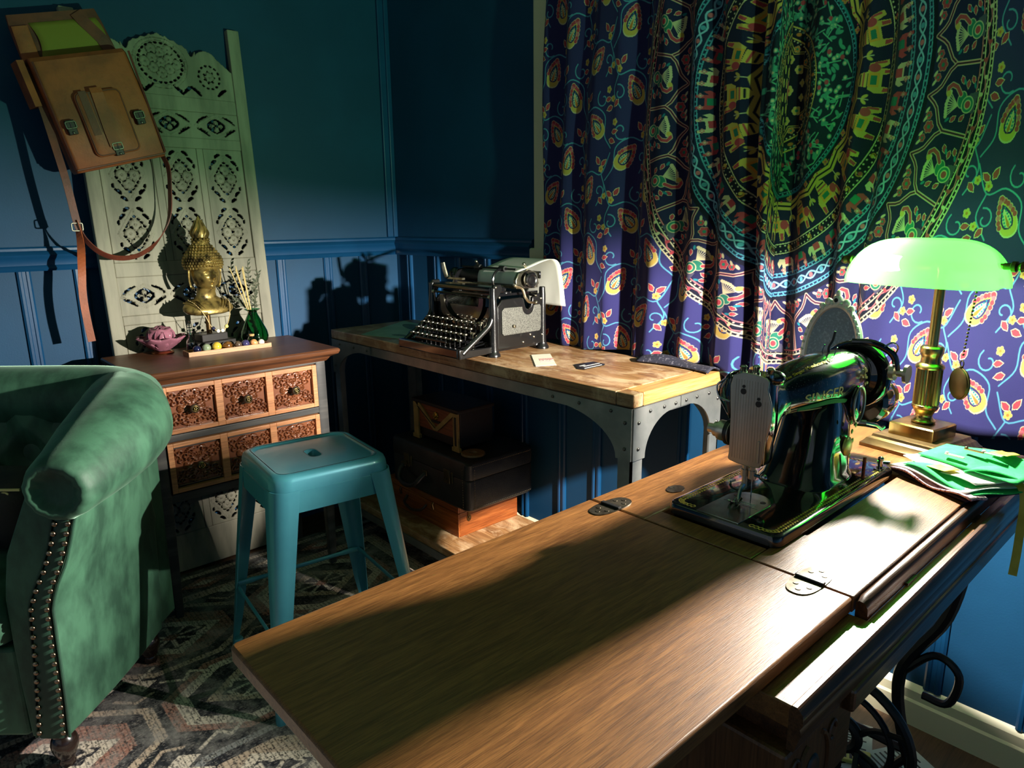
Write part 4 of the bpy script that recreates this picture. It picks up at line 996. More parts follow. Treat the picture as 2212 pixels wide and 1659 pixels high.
# tension dial, hood and take-up on the far side of the head
MB().lathe([(0, 0), (.018, 0), (.018, .006), (.013, .008), (.015, .012), (.015, .020), (.011, .022), (.011, .028), (.007, .030), (.007, .038), (.003, .040), (0, .040)], 26, (-.497, .872, .872), 'x', Matrix.Scale(-1, 4, (1, 0, 0))).build('tension_dial', m_chr, sm)
b = MB(); b.lathe([(.0185, .001), (.019, .004), (.0185, .007)], 26, (-.497, .872, .872), 'x', Matrix.Scale(-1, 4, (1, 0, 0))); b.build('tension_scale', m_cast, sm)
b = MB(); L = []
for i in range(9):
    a = i/8; z = .958-.062*a; L.append([(-.497-(.004+.028*math.sin(PI*min(1, a*.9+.08)))*math.sin(t), .885+.024*math.cos(t), z) for t in np.linspace(0, PI, 13)])
b.loft(L, caps=False, closed=False); b.build('lamp_hood', m_sblk, sm, smooth=60, solid=.002)
MB().tube(spline([(-.498, .86, .92), (-.512, .856, .925), (-.518, .858, .94), (-.509, .862, .95)], 5), .0016, 6).build('take_up_lever', m_pol, sm)
# presser bar, foot, needle
MB().cyl((-.476, .876, .842), (-.476, .876, .795), .0042, n=12).cyl((-.476, .876, .822), (-.476, .876, .812), .0065, n=12).build('presser_bar', m_chr, sm)
MB().cyl((-.463, .872, .842), (-.463, .872, .812), .0038, n=12).cyl((-.463, .872, .824), (-.463, .872, .812), .0058, n=12).build('needle_bar', m_chr, sm)
MB().tube([(-.463, .872, .814), (-.463, .872, .7775)], [.0011, .0007], 6).build('needle', m_pol, sm)
MB().cyl((-.463, .872, .818), (-.444, .866, .820), .0025, n=8).sph((-.443, .866, .820), (.0055, .004, .0055), 10, 6).build('needle_clamp', m_pol, sm)
b = MB().tube([(-.476, .874, .800), (-.478, .869, .792), (-.476, .862, .785), (-.474, .858, .780)], [.0038, .003, .0028, .0024], 8)
for s_ in (-1, 1): b.tube(spline([(-.475+s_*.003, .862, .783), (-.475+s_*.004, .852, .7785), (-.475+s_*.004, .845, .780), (-.475+s_*.0035, .841, .784)], 4), .0018, 6, flat=(.6, 1.4))
b.tube(spline([(-.479, .868, .79), (-.488, .862, .795), (-.489, .86, .803), (-.483, .862, .807)], 4), .0018, 6); b.build('presser_foot', m_pol, sm)
# handwheel, motor, bobbin winder
MB().lathe([(0, 0), (.020, 0), (.022, -.003), (.040, .004), (.046, .0), (.055, 0), (.058, .006), (.058, .015), (.053, .019), (.044, .016), (.03, .014), (.024, .022), (.016, .026), (0, .026)], 40, (-.463, 1.178, .913), 'y').build('handwheel', m_sblk, sm)
MB().lathe([(0, 0), (.036, 0), (.042, .006), (.043, .03), (.040, .058), (.030, .072), (.016, .076), (0, .076)], 28, (-.452, 1.20, .868), 'y').build('motor', m_sblk, sm)
MB().box(-.458, -.438, 1.14, 1.22, .852, .872).build('motor_bracket', m_sblk, sm, bev=.004)
MB().tube([(-.463+.045*math.cos(a), 1.205, .91+.05*math.sin(a)) for a in np.linspace(.2, PI, 16)], .0035, 8).build('motor_belt', m_rub, sm)
b = MB().lathe([(0, 0), (.013, 0), (.013, .008), (.006, .010), (.006, .02), (.015, .022), (.015, .027), (0, .027)], 20, (-.408, 1.192, .925), 'x', Matrix.Rotation(R_(0), 4, 'Z')); wd = b.build('bobbin_winder', m_chr, sm)
MB().tube(spline([(-.46, 1.16, .972), (-.43, 1.17, .972), (-.405, 1.185, .955), (-.398, 1.19, .93)], 5), [.0055]*16, 10, flat=(1, .6)).build('winder_arm', m_sblk, sm)
b = MB().tube(spline([(-.415, 1.175, .968), (-.405, 1.18, .975), (-.40, 1.19, .966), (-.405, 1.19, .95), (-.40, 1.18, .94)], 4), .0014, 6); b.build('winder_spring', m_pol, sm)
b = MB().tube(spline([(-.463, 1.085, .960), (-.464, 1.084, .972), (-.460, 1.087, .984), (-.457, 1.086, .998)], 4), [.0020]*13, 6); b.build('thread_pin', m_cast, sm)
for x, y in ((-.452, 1.078), (-.477, 1.09)): MB().tube([(x, y, .962), (x+.004, y, .975)], .0008, 5).build('oil_wire', m_pol, sm)
# side fittings: inspection plate, medallion, stitch dial, reverse lever
MB().sph((-.4205, 1.10, .886), (.007, .021, .030), 24, 14).build('inspection_cover', m_sblk, sm)
MB().tube([(-.4155+.0, 1.10+.0195*math.cos(a), .886+.0285*math.sin(a)) for a in np.linspace(0, 2*PI, 33)[:-1]], .0018, 6, closed=True, up=(1, 0, 0)).build('cover_rim', m_chr, sm)
MB().lathe([(0, .004), (.013, .0035), (.015, .002), (.0155, 0), (0, 0)], 24, (-.4135, 1.062, .828), 'x').build('medallion', P('green_gold_badge', lin(170, 168, 84), .35, .5), sm)
b = MB()
for k in range(9): b.sph((-.4155+.0009*k, 1.068+.012*math.sin(k*2.1), .80+k*.0085), (.0012, .004, .0042), 8, 6)
b.build('gold_scroll', P('green_gold_scroll', lin(120, 170, 60), .4, .3), sm)
MB().lathe([(0, 0), (.014, 0), (.016, .004), (.016, .014), (.012, .018), (0, .018)], 22, (-.458, 1.105, .828), 'y').build('stitch_dial', m_chr, sm)
b = MB().cyl((-.428, 1.118, .852), (-.412, 1.125, .852), .006, n=12).tube([(-.414, 1.125, .852), (-.404, 1.145, .846), (-.40, 1.158, .838), (-.398, 1.165, .841)], [.003, .003, .004, .003], 8, flat=(1, .5)); b.build('reverse_lever', m_pol, sm)
MB().cyl((-.392, 1.080, BT), (-.392, 1.081, .8105), .0026, n=10).build('spool_pin', m_rust, sm)
MB().prism(rrect(-.407, -.389, 1.085, 1.118, .003, 2), BT, BT+.0008, 'xy').build('number_plate', m_sblk, sm, smooth=0)
b = MB().prism(sup(-.392, 1.150, .008, .017, 20), BT, BT+.002, 'xy').cyl((-.392, 1.148, BT), (-.392, 1.148, BT+.014), .0035, n=12).sph((-.392, 1.148, BT+.016), (.005, .005, .004), 10, 8).tube([(-.40, 1.155, BT+.007), (-.384, 1.165, BT+.007)], .003, 8); b.build('bobbin_tension', m_pol, sm)
# lettering wrapped on the arm
def onarm(y, s_):
    """point on the arm surface at distance y along it and angle s_ (0 = front, pi/2 = top)"""
    for a, c in zip(A[:-1], A[1:]):
        if y <= c[0]: break
    t = min(1, max(0, (y-a[0])/(c[0]-a[0]))); f = lambda i: a[i]+(c[i]-a[i])*t
    cs, sn = math.cos(s_), math.sin(s_)
    k = lambda v: math.copysign(abs(v)**(2/2.5), v)
    return Vector((f(1)+(f(2)+.0004)*k(cs), y, (f(3)+f(4))/2+((f(4)-f(3))/2+.0004)*k(sn)))
textmesh('maker_name', 'SINGER', .030, m_goldp, arm, None, .0002, lambda p: onarm(.952+p.x*1.02, -.32+p.y*15)+Vector((p.z, 0, 0)))
textmesh('gold_script', 'The Singer Manufacturing Co.', .0105, m_gold, arm, None, .0002, lambda p: onarm(.925+p.x*.97, 1.02+p.y*24)+Vector((p.z, 0, p.z)), shear=.3)
b = MB(); L0 = [onarm(y, -.62) for y in np.linspace(.925, 1.07, 24)]; b.tube(L0, .0012, 6); L0 = [onarm(y, -.95) for y in np.linspace(.93, 1.06, 24)]; b.tube(L0, .0008, 6)
r = random.Random(9)
for cy_, s0 in ((.928, -.5), (1.128, .25), (1.132, .12)):
    for k in range(10): p = onarm(cy_+r.uniform(-.006, .006), s0+r.uniform(-.2, .2)); b.sph(p, (.0006, .0022, .0022), 6, 4)
b.build('gold_trim', m_goldp, arm)
b = MB()
for k in range(4):
    b.tube([onarm(.945+.13*t, -.62-.1*k*.5+.20*math.sin(PI*t*.95))+Vector((.0012+.0006*k, 0, 0)) for t in np.linspace(0, 1, 20)], .0011, 6)
b.build('loose_thread', m_thr, sm)

# ---------------------------------------------------------------- banker's lamp
m_lbr = P('aged_brass', lin(186, 156, 98), .26, 1, col2=lin(150, 122, 74), vs=40, stretch=(1, 1, .2))
m_lbrd = P('bronzed_brass', lin(112, 90, 62), .36, .85, col2=lin(150, 124, 84), vs=16, stretch=(1, 6, 1))
LX, LY = -.402, 1.362
LR = R_(-10)
lamp = thing('bankers_lamp', 'lit brass desk lamp with a glowing green glass shade', 'lamp', (LX, LY, TZ), LR)
def lb(fn=None):
    q = MB(); q.T = MW[lamp]; return q
b = lb(); st_ = [(0, .070, .077), (.006, .070, .077), (.009, .0665, .0735), (.016, .062, .069), (.019, .0565, .0635), (.0235, .055, .062), (.0245, .052, .059)]
b.loft([[(x, y, z) for x, y in rrect(-a, a, -c, c, .0015, 2)] for z, a, c in st_]); b.build('base', m_lbrd, lamp, smooth=25)
b = lb(); b.loft([[(x, y, z) for x, y in rrect(-a, a, -a, a, .002, 2)] for z, a in ((.0245, .0395), (.045, .0395), (.0475, .037))]); b.build('plinth', m_lbr, lamp, smooth=25)
b = lb(); b.lathe([(.0165, .047), (.0195, .049), (.0195, .052), (.015, .056), (.0135, .062), (.0165, .069), (.0195, .073), (.0215, .077), (.0215, .081), (.019, .083)], 30); b.build('lower_collar', m_lbr, lamp)
b = lb(); n = 48
b.loft([[((.0195+(.0016 if k % 2 else -.0004))*math.cos(2*PI*k/n), (.0195+(.0016 if k % 2 else -.0004))*math.sin(2*PI*k/n), z) for k in range(n)] for z in (.082, .147)]); b.build('fluted_column', m_lbr, lamp, smooth=20)
b = lb(); b.lathe([(.019, .146), (.0225, .147), (.0235, .150), (.0215, .154), (.0165, .157), (.0155, .166), (.0175, .172), (.019, .175), (.019, .184), (.0165, .187), (.0095, .188)], 30); b.build('upper_collar', m_lbr, lamp)
b = lb(); b.lathe([(.0085, .186), (.0085, .318), (.010, .320), (.010, .328), (.007, .330)], 24); b.build('pole', m_lbr, lamp)
SHX = -.030
SHZ = .293   # rim height above the table
b = lb(); b.tube([(SHX-.142, 0, .330), (SHX+.142, 0, .330)], .0045, 10)
for s_ in (-1, 1): b.tube(spline([(s_*.02, .0, .322), (s_*.07, .0, .326), (SHX+s_*.12, 0, .330)], 4), .004, 8)
b.build('shade_arm', m_lbr, lamp)
for s_ in (-1, 1):
    b = lb(); b.lathe([(0, .024), (.006, .022), (.0085, .016), (.0055, .010), (.0085, .008), (.0085, .002), (.0055, 0), (.0055, -.01)], 18, (SHX+s_*.134, 0, .330), 'x', Matrix.Scale(s_, 4, (1, 0, 0))); b.build('finial', m_dkbrass, lamp)
# glass shade: half-round trough with rounded ends, real glass thickness

def shade(off):
    rows = []; HL, RD = .128-off, .066-off
    N, K = 36, 22
    for i in range(N+1):
        u = -1+2*i/N; x = HL*math.sin(u*PI/2)
        e = (1-abs(x/HL)**4.2)**.5 if abs(x) < HL else 0
        e = max(e, .03)
        row = []
        for k in range(K+1):
            a = -PI/2+PI*k/K
            row.append((x+SHX, RD*math.sin(a)*(.55+.45*e)*e**.25*1.08, SHZ+(.080-off)*math.cos(a)**.85*e if math.cos(a) > 1e-6 else SHZ))
        rows.append(row)
    return rows
ro, ri = shade(0), shade(.0035)
b = lb(); nK = len(ro[0]); vs = [p for r_ in ro for p in r_]+[p for r_ in ri for p in r_]; fs = []; o_ = len(ro)*nK
for i in range(len(ro)-1):
    for k in range(nK-1):
        a = i*nK+k; fs.append((a, a+1, a+1+nK, a+nK)); fs.append((o_+a, o_+a+nK, o_+a+nK+1, o_+a+1))
    for k in (0, nK-1):
        a = i*nK+k; fs.append((a, a+nK, o_+a+nK, o_+a))
for i in (0, len(ro)-1):
    for k in range(nK-1): a = i*nK+k; fs.append((a, a+1, o_+a+1, o_+a))
b.add(vs, fs)
m, nt, bs_ = newmat('lit_green_glass')
bs_.inputs['Base Color'].default_value = (.02, .45, .06, 1); bs_.inputs['Roughness'].default_value = .20
bs_.inputs['Emission Color'].default_value = (.05, 1.0, .035, 1); bs_.inputs['Emission Strength'].default_value = SHADE_E
tr = nt.nodes.new('ShaderNodeBsdfTranslucent'); tr.inputs['Color'].default_value = (.24, .90, .24, 1)
mx = nt.nodes.new('ShaderNodeMixShader'); mx.inputs[0].default_value = .62
nt.links.new(bs_.outputs[0], mx.inputs[1]); nt.links.new(tr.outputs[0], mx.inputs[2])
tp_ = nt.nodes.new('ShaderNodeBsdfTransparent'); tp_.inputs['Color'].default_value = (.60, .97, .72, 1)      # the clear part of the tinted glass
m2 = nt.nodes.new('ShaderNodeMixShader'); m2.inputs[0].default_value = .36
nt.links.new(mx.outputs[0], m2.inputs[1]); nt.links.new(tp_.outputs[0], m2.inputs[2]); nt.links.new(m2.outputs[0], nt.nodes['Material Output'].inputs['Surface'])
b.build('glass_shade', m, lamp, smooth=75)
m, nt, bs_ = newmat('lamp_bulb_glow'); bs_.inputs['Base Color'].default_value = (1, 1, 1, 1)
bs_.inputs['Emission Color'].default_value = (1.0, .90, .74, 1); bs_.inputs['Emission Strength'].default_value = BULB_E
b = lb(); b.lathe([(0, -.036), (.010, -.033), (.0145, -.022), (.0150, .005), (.0125, .022), (.011, .026), (0, .026)], 20, (-.098, .004, SHZ+.034), 'x'); b.build('bulb', m, lamp)
b = lb(); b.cyl((-.072, .004, SHZ+.034), (-.016, .004, SHZ+.034), .013, n=18).cyl((-.016, .004, SHZ+.033), (-.016, .002, SHZ+.037), .006, n=10); b.build('lamp_holder', m_lbr, lamp)
lt = bpy.data.lights.new('bulb_light', 'POINT'); lt.shadow_soft_size = .014; lt.color = (1.0, .93, .83); lt.energy = LAMP_W; lt.use_nodes = True
ln = lt.node_tree; em = ln.nodes['Emission']; fo = ln.nodes.new('ShaderNodeLightFalloff'); fo.inputs['Strength'].default_value = 1.0; fo.inputs['Smooth'].default_value = .20
ln.links.new(fo.outputs['Linear'], em.inputs['Strength'])
lo = bpy.data.objects.new('bulb_light', lt); COL.objects.link(lo); lo.parent = lamp; lo.location = (-.048, -.030, SHZ+.000)
b = lb(); p0 = (.064, -.010)
for k in range(21): b.sph((p0[0]-.0004*k, p0[1], SHZ+.012-k*.0062), .0021, 8, 6)
b.build('pull_chain', m_dkbrass, lamp)
W = MW[lamp] @ Vector((p0[0]-.008, p0[1], SHZ+.012-21*.0062))
wt = thing('pocket_watch', 'round dark metal pendant hanging from the lamp chain', 'pendant', (W.x, W.y, W.z-.044), R_(-45))
q = MB(); q.T = MW[wt]; q.lathe([(0, -.0065), (.020, -.006), (.0262, -.003), (.027, 0), (.0262, .003), (.020, .006), (0, .0065)], 32, (0, 0, 0), 'y'); q.build('case', m_dkbrass, wt)
q = MB(); q.T = MW[wt]; q.tube([(.0268*math.cos(a), 0, .0268*math.sin(a)) for a in np.linspace(0, 2*PI, 29)[:-1]], .0012, 6, closed=True, up=(0, 1, 0)); q.build('rim', m_lbrd, wt)
q = MB(); q.T = MW[wt]; q.tube([(.005*math.cos(a), 0, .0345+.0055*math.sin(a)) for a in np.linspace(0, 2*PI, 15)[:-1]], .0010, 6, closed=True, up=(0, 1, 0)).cyl((0, 0, .026), (0, 0, .030), .0028, n=8); q.build('bow', m_dkbrass, wt)

# ---------------------------------------------------------------- oval mirror behind the machine
m_mir = P('dusty_glare_mirror', (.50, .50, .48, 1), .08, .45, col2=(.85, .85, .82, 1), vs=240, vr=(.50, .74))  # dust, with the pale grey glare on the glass painted into its colours
m_frm = P('white_silver_frame', lin(236, 234, 226), .3, .35, bs=90, bst=.2)
mir = thing('oval_mirror', 'dusty oval mirror in an ornate pale frame standing behind the sewing machine', 'mirror', (-.552, 1.275, TZ), R_(-12))
TL = Matrix.Translation((0, 0, .0)) @ Matrix.Rotation(R_(-6), 4, 'X')
def mbm(): q = MB(); q.T = MW[mir] @ TL; return q
q = mbm(); q.prism(sup(0, .165, .055, .088, 48), -.002, .002, 'xz'); q.build('glass', m_mir, mir, smooth=30)
q = mbm(); q.tube([(.0565*math.cos(a), -.001, .165+.090*math.sin(a)) for a in np.linspace(0, 2*PI, 49)[:-1]], .0065, 8, closed=True, up=(0, 1, 0))
for k in range(40): a = 2*PI*k/40; q.sph((.0575*math.cos(a), -.005, .165+.091*math.sin(a)), .0042, 6, 5)
for x, z, r_ in ((0, .262, .011), (-.018, .258, .008), (.018, .258, .008), (-.03, .25, .006), (.03, .25, .006), (0, .275, .006)): q.sph((x, -.003, z), (r_, .006, r_), 10, 8)
q.build('frame', m_frm, mir)
q = mbm(); q.cyl((0, -.009, .2625), (0, -.0095, .2625), .004, n=12); q.build('frame_jewel', m_cast, mir)
q = MB(); q.T = MW[mir]; q.lathe([(0, 0), (.045, 0), (.045, .006), (.02, .012), (.008, .02), (.007, .078), (0, .078)], 22); q.build('stand', m_frm, mir)

# ---------------------------------------------------------------- felt needle book
m_felt = P('bright_green_felt', lin(40, 190, 96), .9, col2=lin(56, 206, 110), vs=40, bs=300, bst=.3)
m_feltw = P('white_felt', lin(232, 232, 220), .9, bs=300, bst=.3)
m_feltd = P('dark_felt_cover', lin(48, 34, 48), .9, bs=200, bst=.3)
m_fly = P('yellow_ribbon', lin(222, 196, 74), .5, col2=lin(206, 180, 60), vs=50)
m_lace = P('pink_lace_edging', lin(226, 190, 200), .9, col2=lin(120, 60, 84), vs=260, vr=(.5, .62), bs=300, bst=.5)
nb = thing('needle_book', 'open needle book with bright green felt pages and a pink lace edge', 'needle book', (-.30, 1.255, TZ))
def leafm(name, mat, c, U, V, w, h, z, lift, solid=.0016, wav=.004, ph=0):
    U = Vector(U).normalized(); V = Vector(V).normalized(); q = MB()
    q.grid(lambda a, t: tuple(Vector((c[0]+.010, c[1]-.016, 0))+U*(a-.5)*w+V*(t-.5)*h+Vector((0, 0, z+lift(a, t)+wav*math.sin(a*7+ph)*math.sin(t*5+ph)))), 16, 12)
    return q.build(name, mat, nb, smooth=60, solid=solid)
U, V = (.83, -.42, 0), (.45, .89, 0)
z0 = TZ+.003
leafm('cover', m_feltd, (-.312, 1.232), U, V, .150, .125, z0, lambda a, t: .001+.002*t, .003, .0012)
leafm('lace_edge', m_lace, (-.325, 1.180), U, V, .150, .030, z0+.006, lambda a, t: .004*math.sin(a*9), .003, .002)
leafm('page', m_feltw, (-.315, 1.225), U, V, .145, .11, z0+.008, lambda a, t: .006*a+.004*math.sin(a*6), .0014)
leafm('page', m_felt, (-.300, 1.222), U, V, .130, .105, z0+.014, lambda a, t: .006*math.sin(a*5), .0014, .003, 1)
leafm('page', m_feltw, (-.312, 1.238), U, V, .135, .085, z0+.019, lambda a, t: .010*(1-a)*t, .0014, .003, 2)
leafm('page', m_felt, (-.290, 1.255), (.9, -.3, 0), (.3, .9, 0), .155, .07, z0+.025, lambda a, t: .012*math.sin(PI*a)*t+.006*t, .0016, .003, 3)
leafm('page', m_felt, (-.235, 1.262), (.95, .0, 0), (.1, .99, 0), .12, .095, z0+.020, lambda a, t: .012*math.sin(PI*min(1, a*1.2)), .0016, .003, 4)
leafm('yellow_tab', m_fly, (-.325, 1.205), U, V, .035, .028, z0+.022, lambda a, t: .003*a, .001, .001)
leafm('yellow_tab', m_fly, (-.262, 1.272), U, V, .03, .025, z0+.045, lambda a, t: .003*a, .001, .001)
for i, (x, y, z) in enumerate(((-.29, 1.246, .044), (-.265, 1.242, .045), (-.215, 1.256, .038), (-.31, 1.224, .036))):
    q = MB(); q.tube([(x-.014, y+.003, z0+z), (x+.014, y-.004, z0+z+.001)], .0022, 6, flat=(.6, 1.6)).sph((x-.012, y+.003, z0+z+.001), .003, 8, 6); q.build('pinned_clasp', m_feltw if i % 2 else m_lbr, nb)
q = MB(); q.strap(spline([(-.235, 1.225, TZ+.022), (-.216, 1.215, TZ+.014), (-.2095, 1.21, TZ-.01), (-.2085, 1.207, TZ-.05), (-.207, 1.20, TZ-.085), (-.206, 1.19, TZ-.115)], 4), .011, .001, (1, .25, 0)); q.build('ribbon_tie', m_fly, nb)
# ---------------------------------------------------------------- carved cabinet
m_cabk = P('black_washed_wood', lin(52, 52, 52), .5, col2=lin(88, 86, 82), vs=24, vr=(.48, .72), stretch=(1, .12, 1), bs=60, bst=.2)
m_cabt = wood('brown_cabinet_top', lin(84, 50, 30), lin(112, 70, 44), 1, .4)
m_cabo = wood('orange_drawer_wood', lin(186, 122, 78), lin(206, 146, 100), 1, .42, bst=.1)
m_carv = P('carved_brown_wood', lin(116, 64, 37), .3, col2=lin(138, 82, 50), vs=16, coat=.9, coatr=.22)
CXF, CXB, CY0, CY1 = -2.085, -2.385, .508, 1.055
cab = thing('carved_cabinet', 'small black cabinet with carved orange-brown drawers, standing before the carved screen', 'cabinet', (-2.24, .78, 0))
b = MB(); tp = [(.728, .0), (.735, .006), (.742, .010), (.748, .022), (.752, .030), (.760, .034), (.766, .034), (.770, .030)]
b.loft([[(x, y, z) for x, y in rrect(CXB-.03-i*.5, CXF+i, CY0-i*.75-.004, CY1+i+.006, .004, 2)] for z, i in tp]); b.build('top', m_cabt, cab, smooth=30)
b = MB().box(CXB, CXF-.012, CY0+.004, CY1-.004, .40, .728)
b.build('body', m_cabk, cab, smooth=0)
b = MB().box(CXF-.03, CXF, CY0+.03, CY1-.032, .735-.012, .729).box(CXF-.03, CXF-.002, CY0+.03, CY1-.03, .556, .576).box(CXF-.03, CXF-.002, CY0+.03, CY1-.03, .372, .398)
b.build('drawer_rails', m_cabk, cab, smooth=0, bev=.002)
for y0 in (CY0, CY1-.034):
    for x1 in (CXF, CXB+.036):
        yc, xc = y0+.017, x1-.017
        MB().loft([[(x, y, z) for x, y in rrect(xc-r, xc+r, yc-r, yc+r, .004, 2)] for z, r in ((0, .0105), (.02, .0115), (.30, .0165), (.36, .017), (.729, .017))]).build('leg', m_cabk, cab, smooth=25)
# carved relief: scrolls and acanthus, mirrored left-right and top-bottom
RC = Canvas(0, .0635, 0, .0665, 1100, 0, 1)
def rs(cx, cy, r, a0, turn, w, f=1): RC.line([(cx+f*x, cy+y) for x, y in xf(spiral(turn, 16, 1, .2), 0, 0, r, a0)], w, 1, True)
for cx, cy, r, a0, t, f in ((.018, .048, .013, 4.2, 1.2, 1), (.046, .050, .012, .8, -1.2, 1), (.044, .022, .013, 2.2, 1.1, 1), (.020, .020, .011, 5.2, -1.1, 1), (.033, .037, .008, 1.0, 1.0, 1), (.055, .035, .008, 3.6, -1.0, 1), (.009, .034, .007, .4, 1.0, 1)): rs(cx, cy, r, a0, t, .0042, f)
for k in range(5): RC.line([(.0015+.0012*k, .012), (.002+.004*k, .028+.002*k), (.001+.0065*k, .040-.001*k)], .0032, .9, True)
for k in range(4): RC.line([(.014, .002+.001*k), (.026+.002*k, .003+.0035*k), (.037-.001*k, .002+.005*k)], .0032, .9, True)
for k in range(5): RC.line([(.052, .056), (.056+.0015*k, .0655-.0032*k)], .003, .85, True)
for k in range(6): RC.line([(.004, .054+.001*k), (.012+.004*k, .064-.0006*k*k)], .0028, .8, True)
RC.line([(0, .0655), (.063, .0655)], .0022, .6, True); RC.line([(.0625, 0), (.0625, .066)], .0022, .6, True)
q4 = RC.a[..., 0]; full = np.concatenate([q4[::-1], q4], 0); full = np.concatenate([full[:, ::-1], full], 1)
HN = full.shape
def relief(u, v): return float(full[min(HN[0]-1, int(v*HN[0])), min(HN[1]-1, int(u*HN[1]))])
pan0 = knob0 = None; RW_ = MW[cab]
for r_, (z0, z1) in enumerate(((.578, .738-.018), (.400, .554))):
    ya, yb = CY0+.036, CY1-.036
    dr = MB(); zz0, zz1 = z0+.003, z1
    pw, ph = .1335, .142; gaps = [ya+.016+k*(pw+.0217) for k in range(3)]
    zc = (zz0+zz1)/2; ph = (zz1-zz0)-.026
    # orange frame around three square openings
    ys = [ya]+[v for g in gaps for v in (g, g+pw)]+[yb]
    for i in range(0, 8, 2): dr.box(CXF-.016, CXF+.006, ys[i], ys[i+1], zz0, zz1)
    for g in gaps: dr.box(CXF-.016, CXF+.006, g, g+pw, zz0, zc-ph/2); dr.box(CXF-.016, CXF+.006, g, g+pw, zc+ph/2, zz1)
    drawer = dr.build('drawer', m_cabo, cab, smooth=0, bev=.0012)
    for g in gaps:
        if pan0 is None:
            q = MB()
            q.grid(lambda u, v: (.0095*relief(u, v)-.008, (u-.5)*pw, (v-.5)*ph), 116, 120)
            q.box(-.02, -.0155, -pw/2, pw/2, -ph/2, ph/2)
            pan0 = q.build('carved_panel', m_carv, drawer, smooth=70, local=True); p = pan0
            k_ = MB().lathe([(.004, -.004), (.0055, .004), (.0055, .010), (.011, .013), (.0135, .019), (.013, .025), (.010, .0275), (0, .0275)], 22, (0, 0, 0), 'x')
            k_.mi = 1; k_.lathe([(.0095, .0277), (.0078, .0284), (.0068, .0277)], 20, (0, 0, 0), 'x')
            for a in range(5): k_.sph((.0278, .0035*math.cos(a*1.2566), .0035*math.sin(a*1.2566)), (.001, .002, .002), 6, 4)
            knob0 = k_.build('knob', [P('bronze_knob', lin(70, 58, 44), .45, .4), m_lbr], drawer, local=True); kn = knob0
        else: p = copypart(pan0, drawer); kn = copypart(knob0, drawer)
        p.location = (CXF-RW_[0][3], g+pw/2-RW_[1][3], zc); kn.location = p.location
MB().box(CXF-.012, CXF+.004, CY0+.036, CY0+.0375, .40, .72).build('edge_strip', m_carv, cab, smooth=0)

# ---------------------------------------------------------------- things on the cabinet
CZ = .770
m_shell = P('pink_capiz_shell', lin(150, 84, 104), .18, col2=lin(176, 112, 128), vs=30, coat=.6)
m_cop = P('copper', lin(196, 134, 88), .3, 1)
lot = thing('lotus_candle_holder', 'pink translucent lotus flower candle holder with a copper rim on the cabinet', 'candle holder', (-2.375, .645, CZ))
MB().lathe([(0, 0), (.032, 0), (.0335, .003), (.030, .006), (.024, .008), (0, .008)], 28, (-2.375, .645, CZ)).build('base', m_cop, lot)
m_shellg = glass('pink_shell_glass', lin(196, 128, 148), .25, 1.3, .45)
def petal(L, w, tilt, lift, curve):
    q = MB()
    def f(u, v):
        a = (u-.5)*2; ww = w*(.32+.68*math.sin(PI*min(.5, v*.75)))*(1 if v < .6 else math.sqrt(max(.02, 1-((v-.6)/.4)**2)))
        r = .018+L*(math.sin(tilt)*v+curve*v*v*(1 if tilt > .6 else -1)); z = lift+L*v*math.cos(tilt)
        return (r-abs(a)**2*w*.35, a*ww, z)
    q.grid(f, 8, 10); return q
for n, L, w, tilt, lift, curve, mt in ((5, .078, .042, .10, .010, .22, m_shellg), (6, .078, .042, .38, .008, .16, m_shellg), (8, .082, .038, .95, .007, -.10, m_shellg)):
    pr = None
    for k in range(n):
        if pr is None: pr = petal(L, w, tilt, lift, curve).build('petal', mt, lot, smooth=60, solid=.0012, local=True); p = pr
        else: p = copypart(pr)
        p.rotation_euler = (0, 0, 2*PI*k/n+n*.31)
m_gold_b = P('antique_gold', lin(166, 142, 80), .36, .7, col2=lin(58, 48, 28), vs=34, vr=(.44, .64), bs=90, bst=.3)
bud_ = thing('buddha_bust', 'antique gold head and shoulders statue with a pointed curled headdress, on the cabinet', 'statue', (-2.36, .795, CZ), R_(8))
def bm_(): q = MB(); q.T = MW[bud_]; return q
q = bm_(); q.box(-.036, .036, -.066, .066, 0, .026).box(-.026, .026, -.044, .044, .026, .050); q.build('stand_block', P('black_lacquer', (.02, .018, .017, 1), .3), bud_, smooth=0, bev=.002)
q = bm_(); q.cyl((0, -.005, .05), (0, -.005, .125), .0085, n=16); q.build('stand_rod', m_dkbrass, bud_)
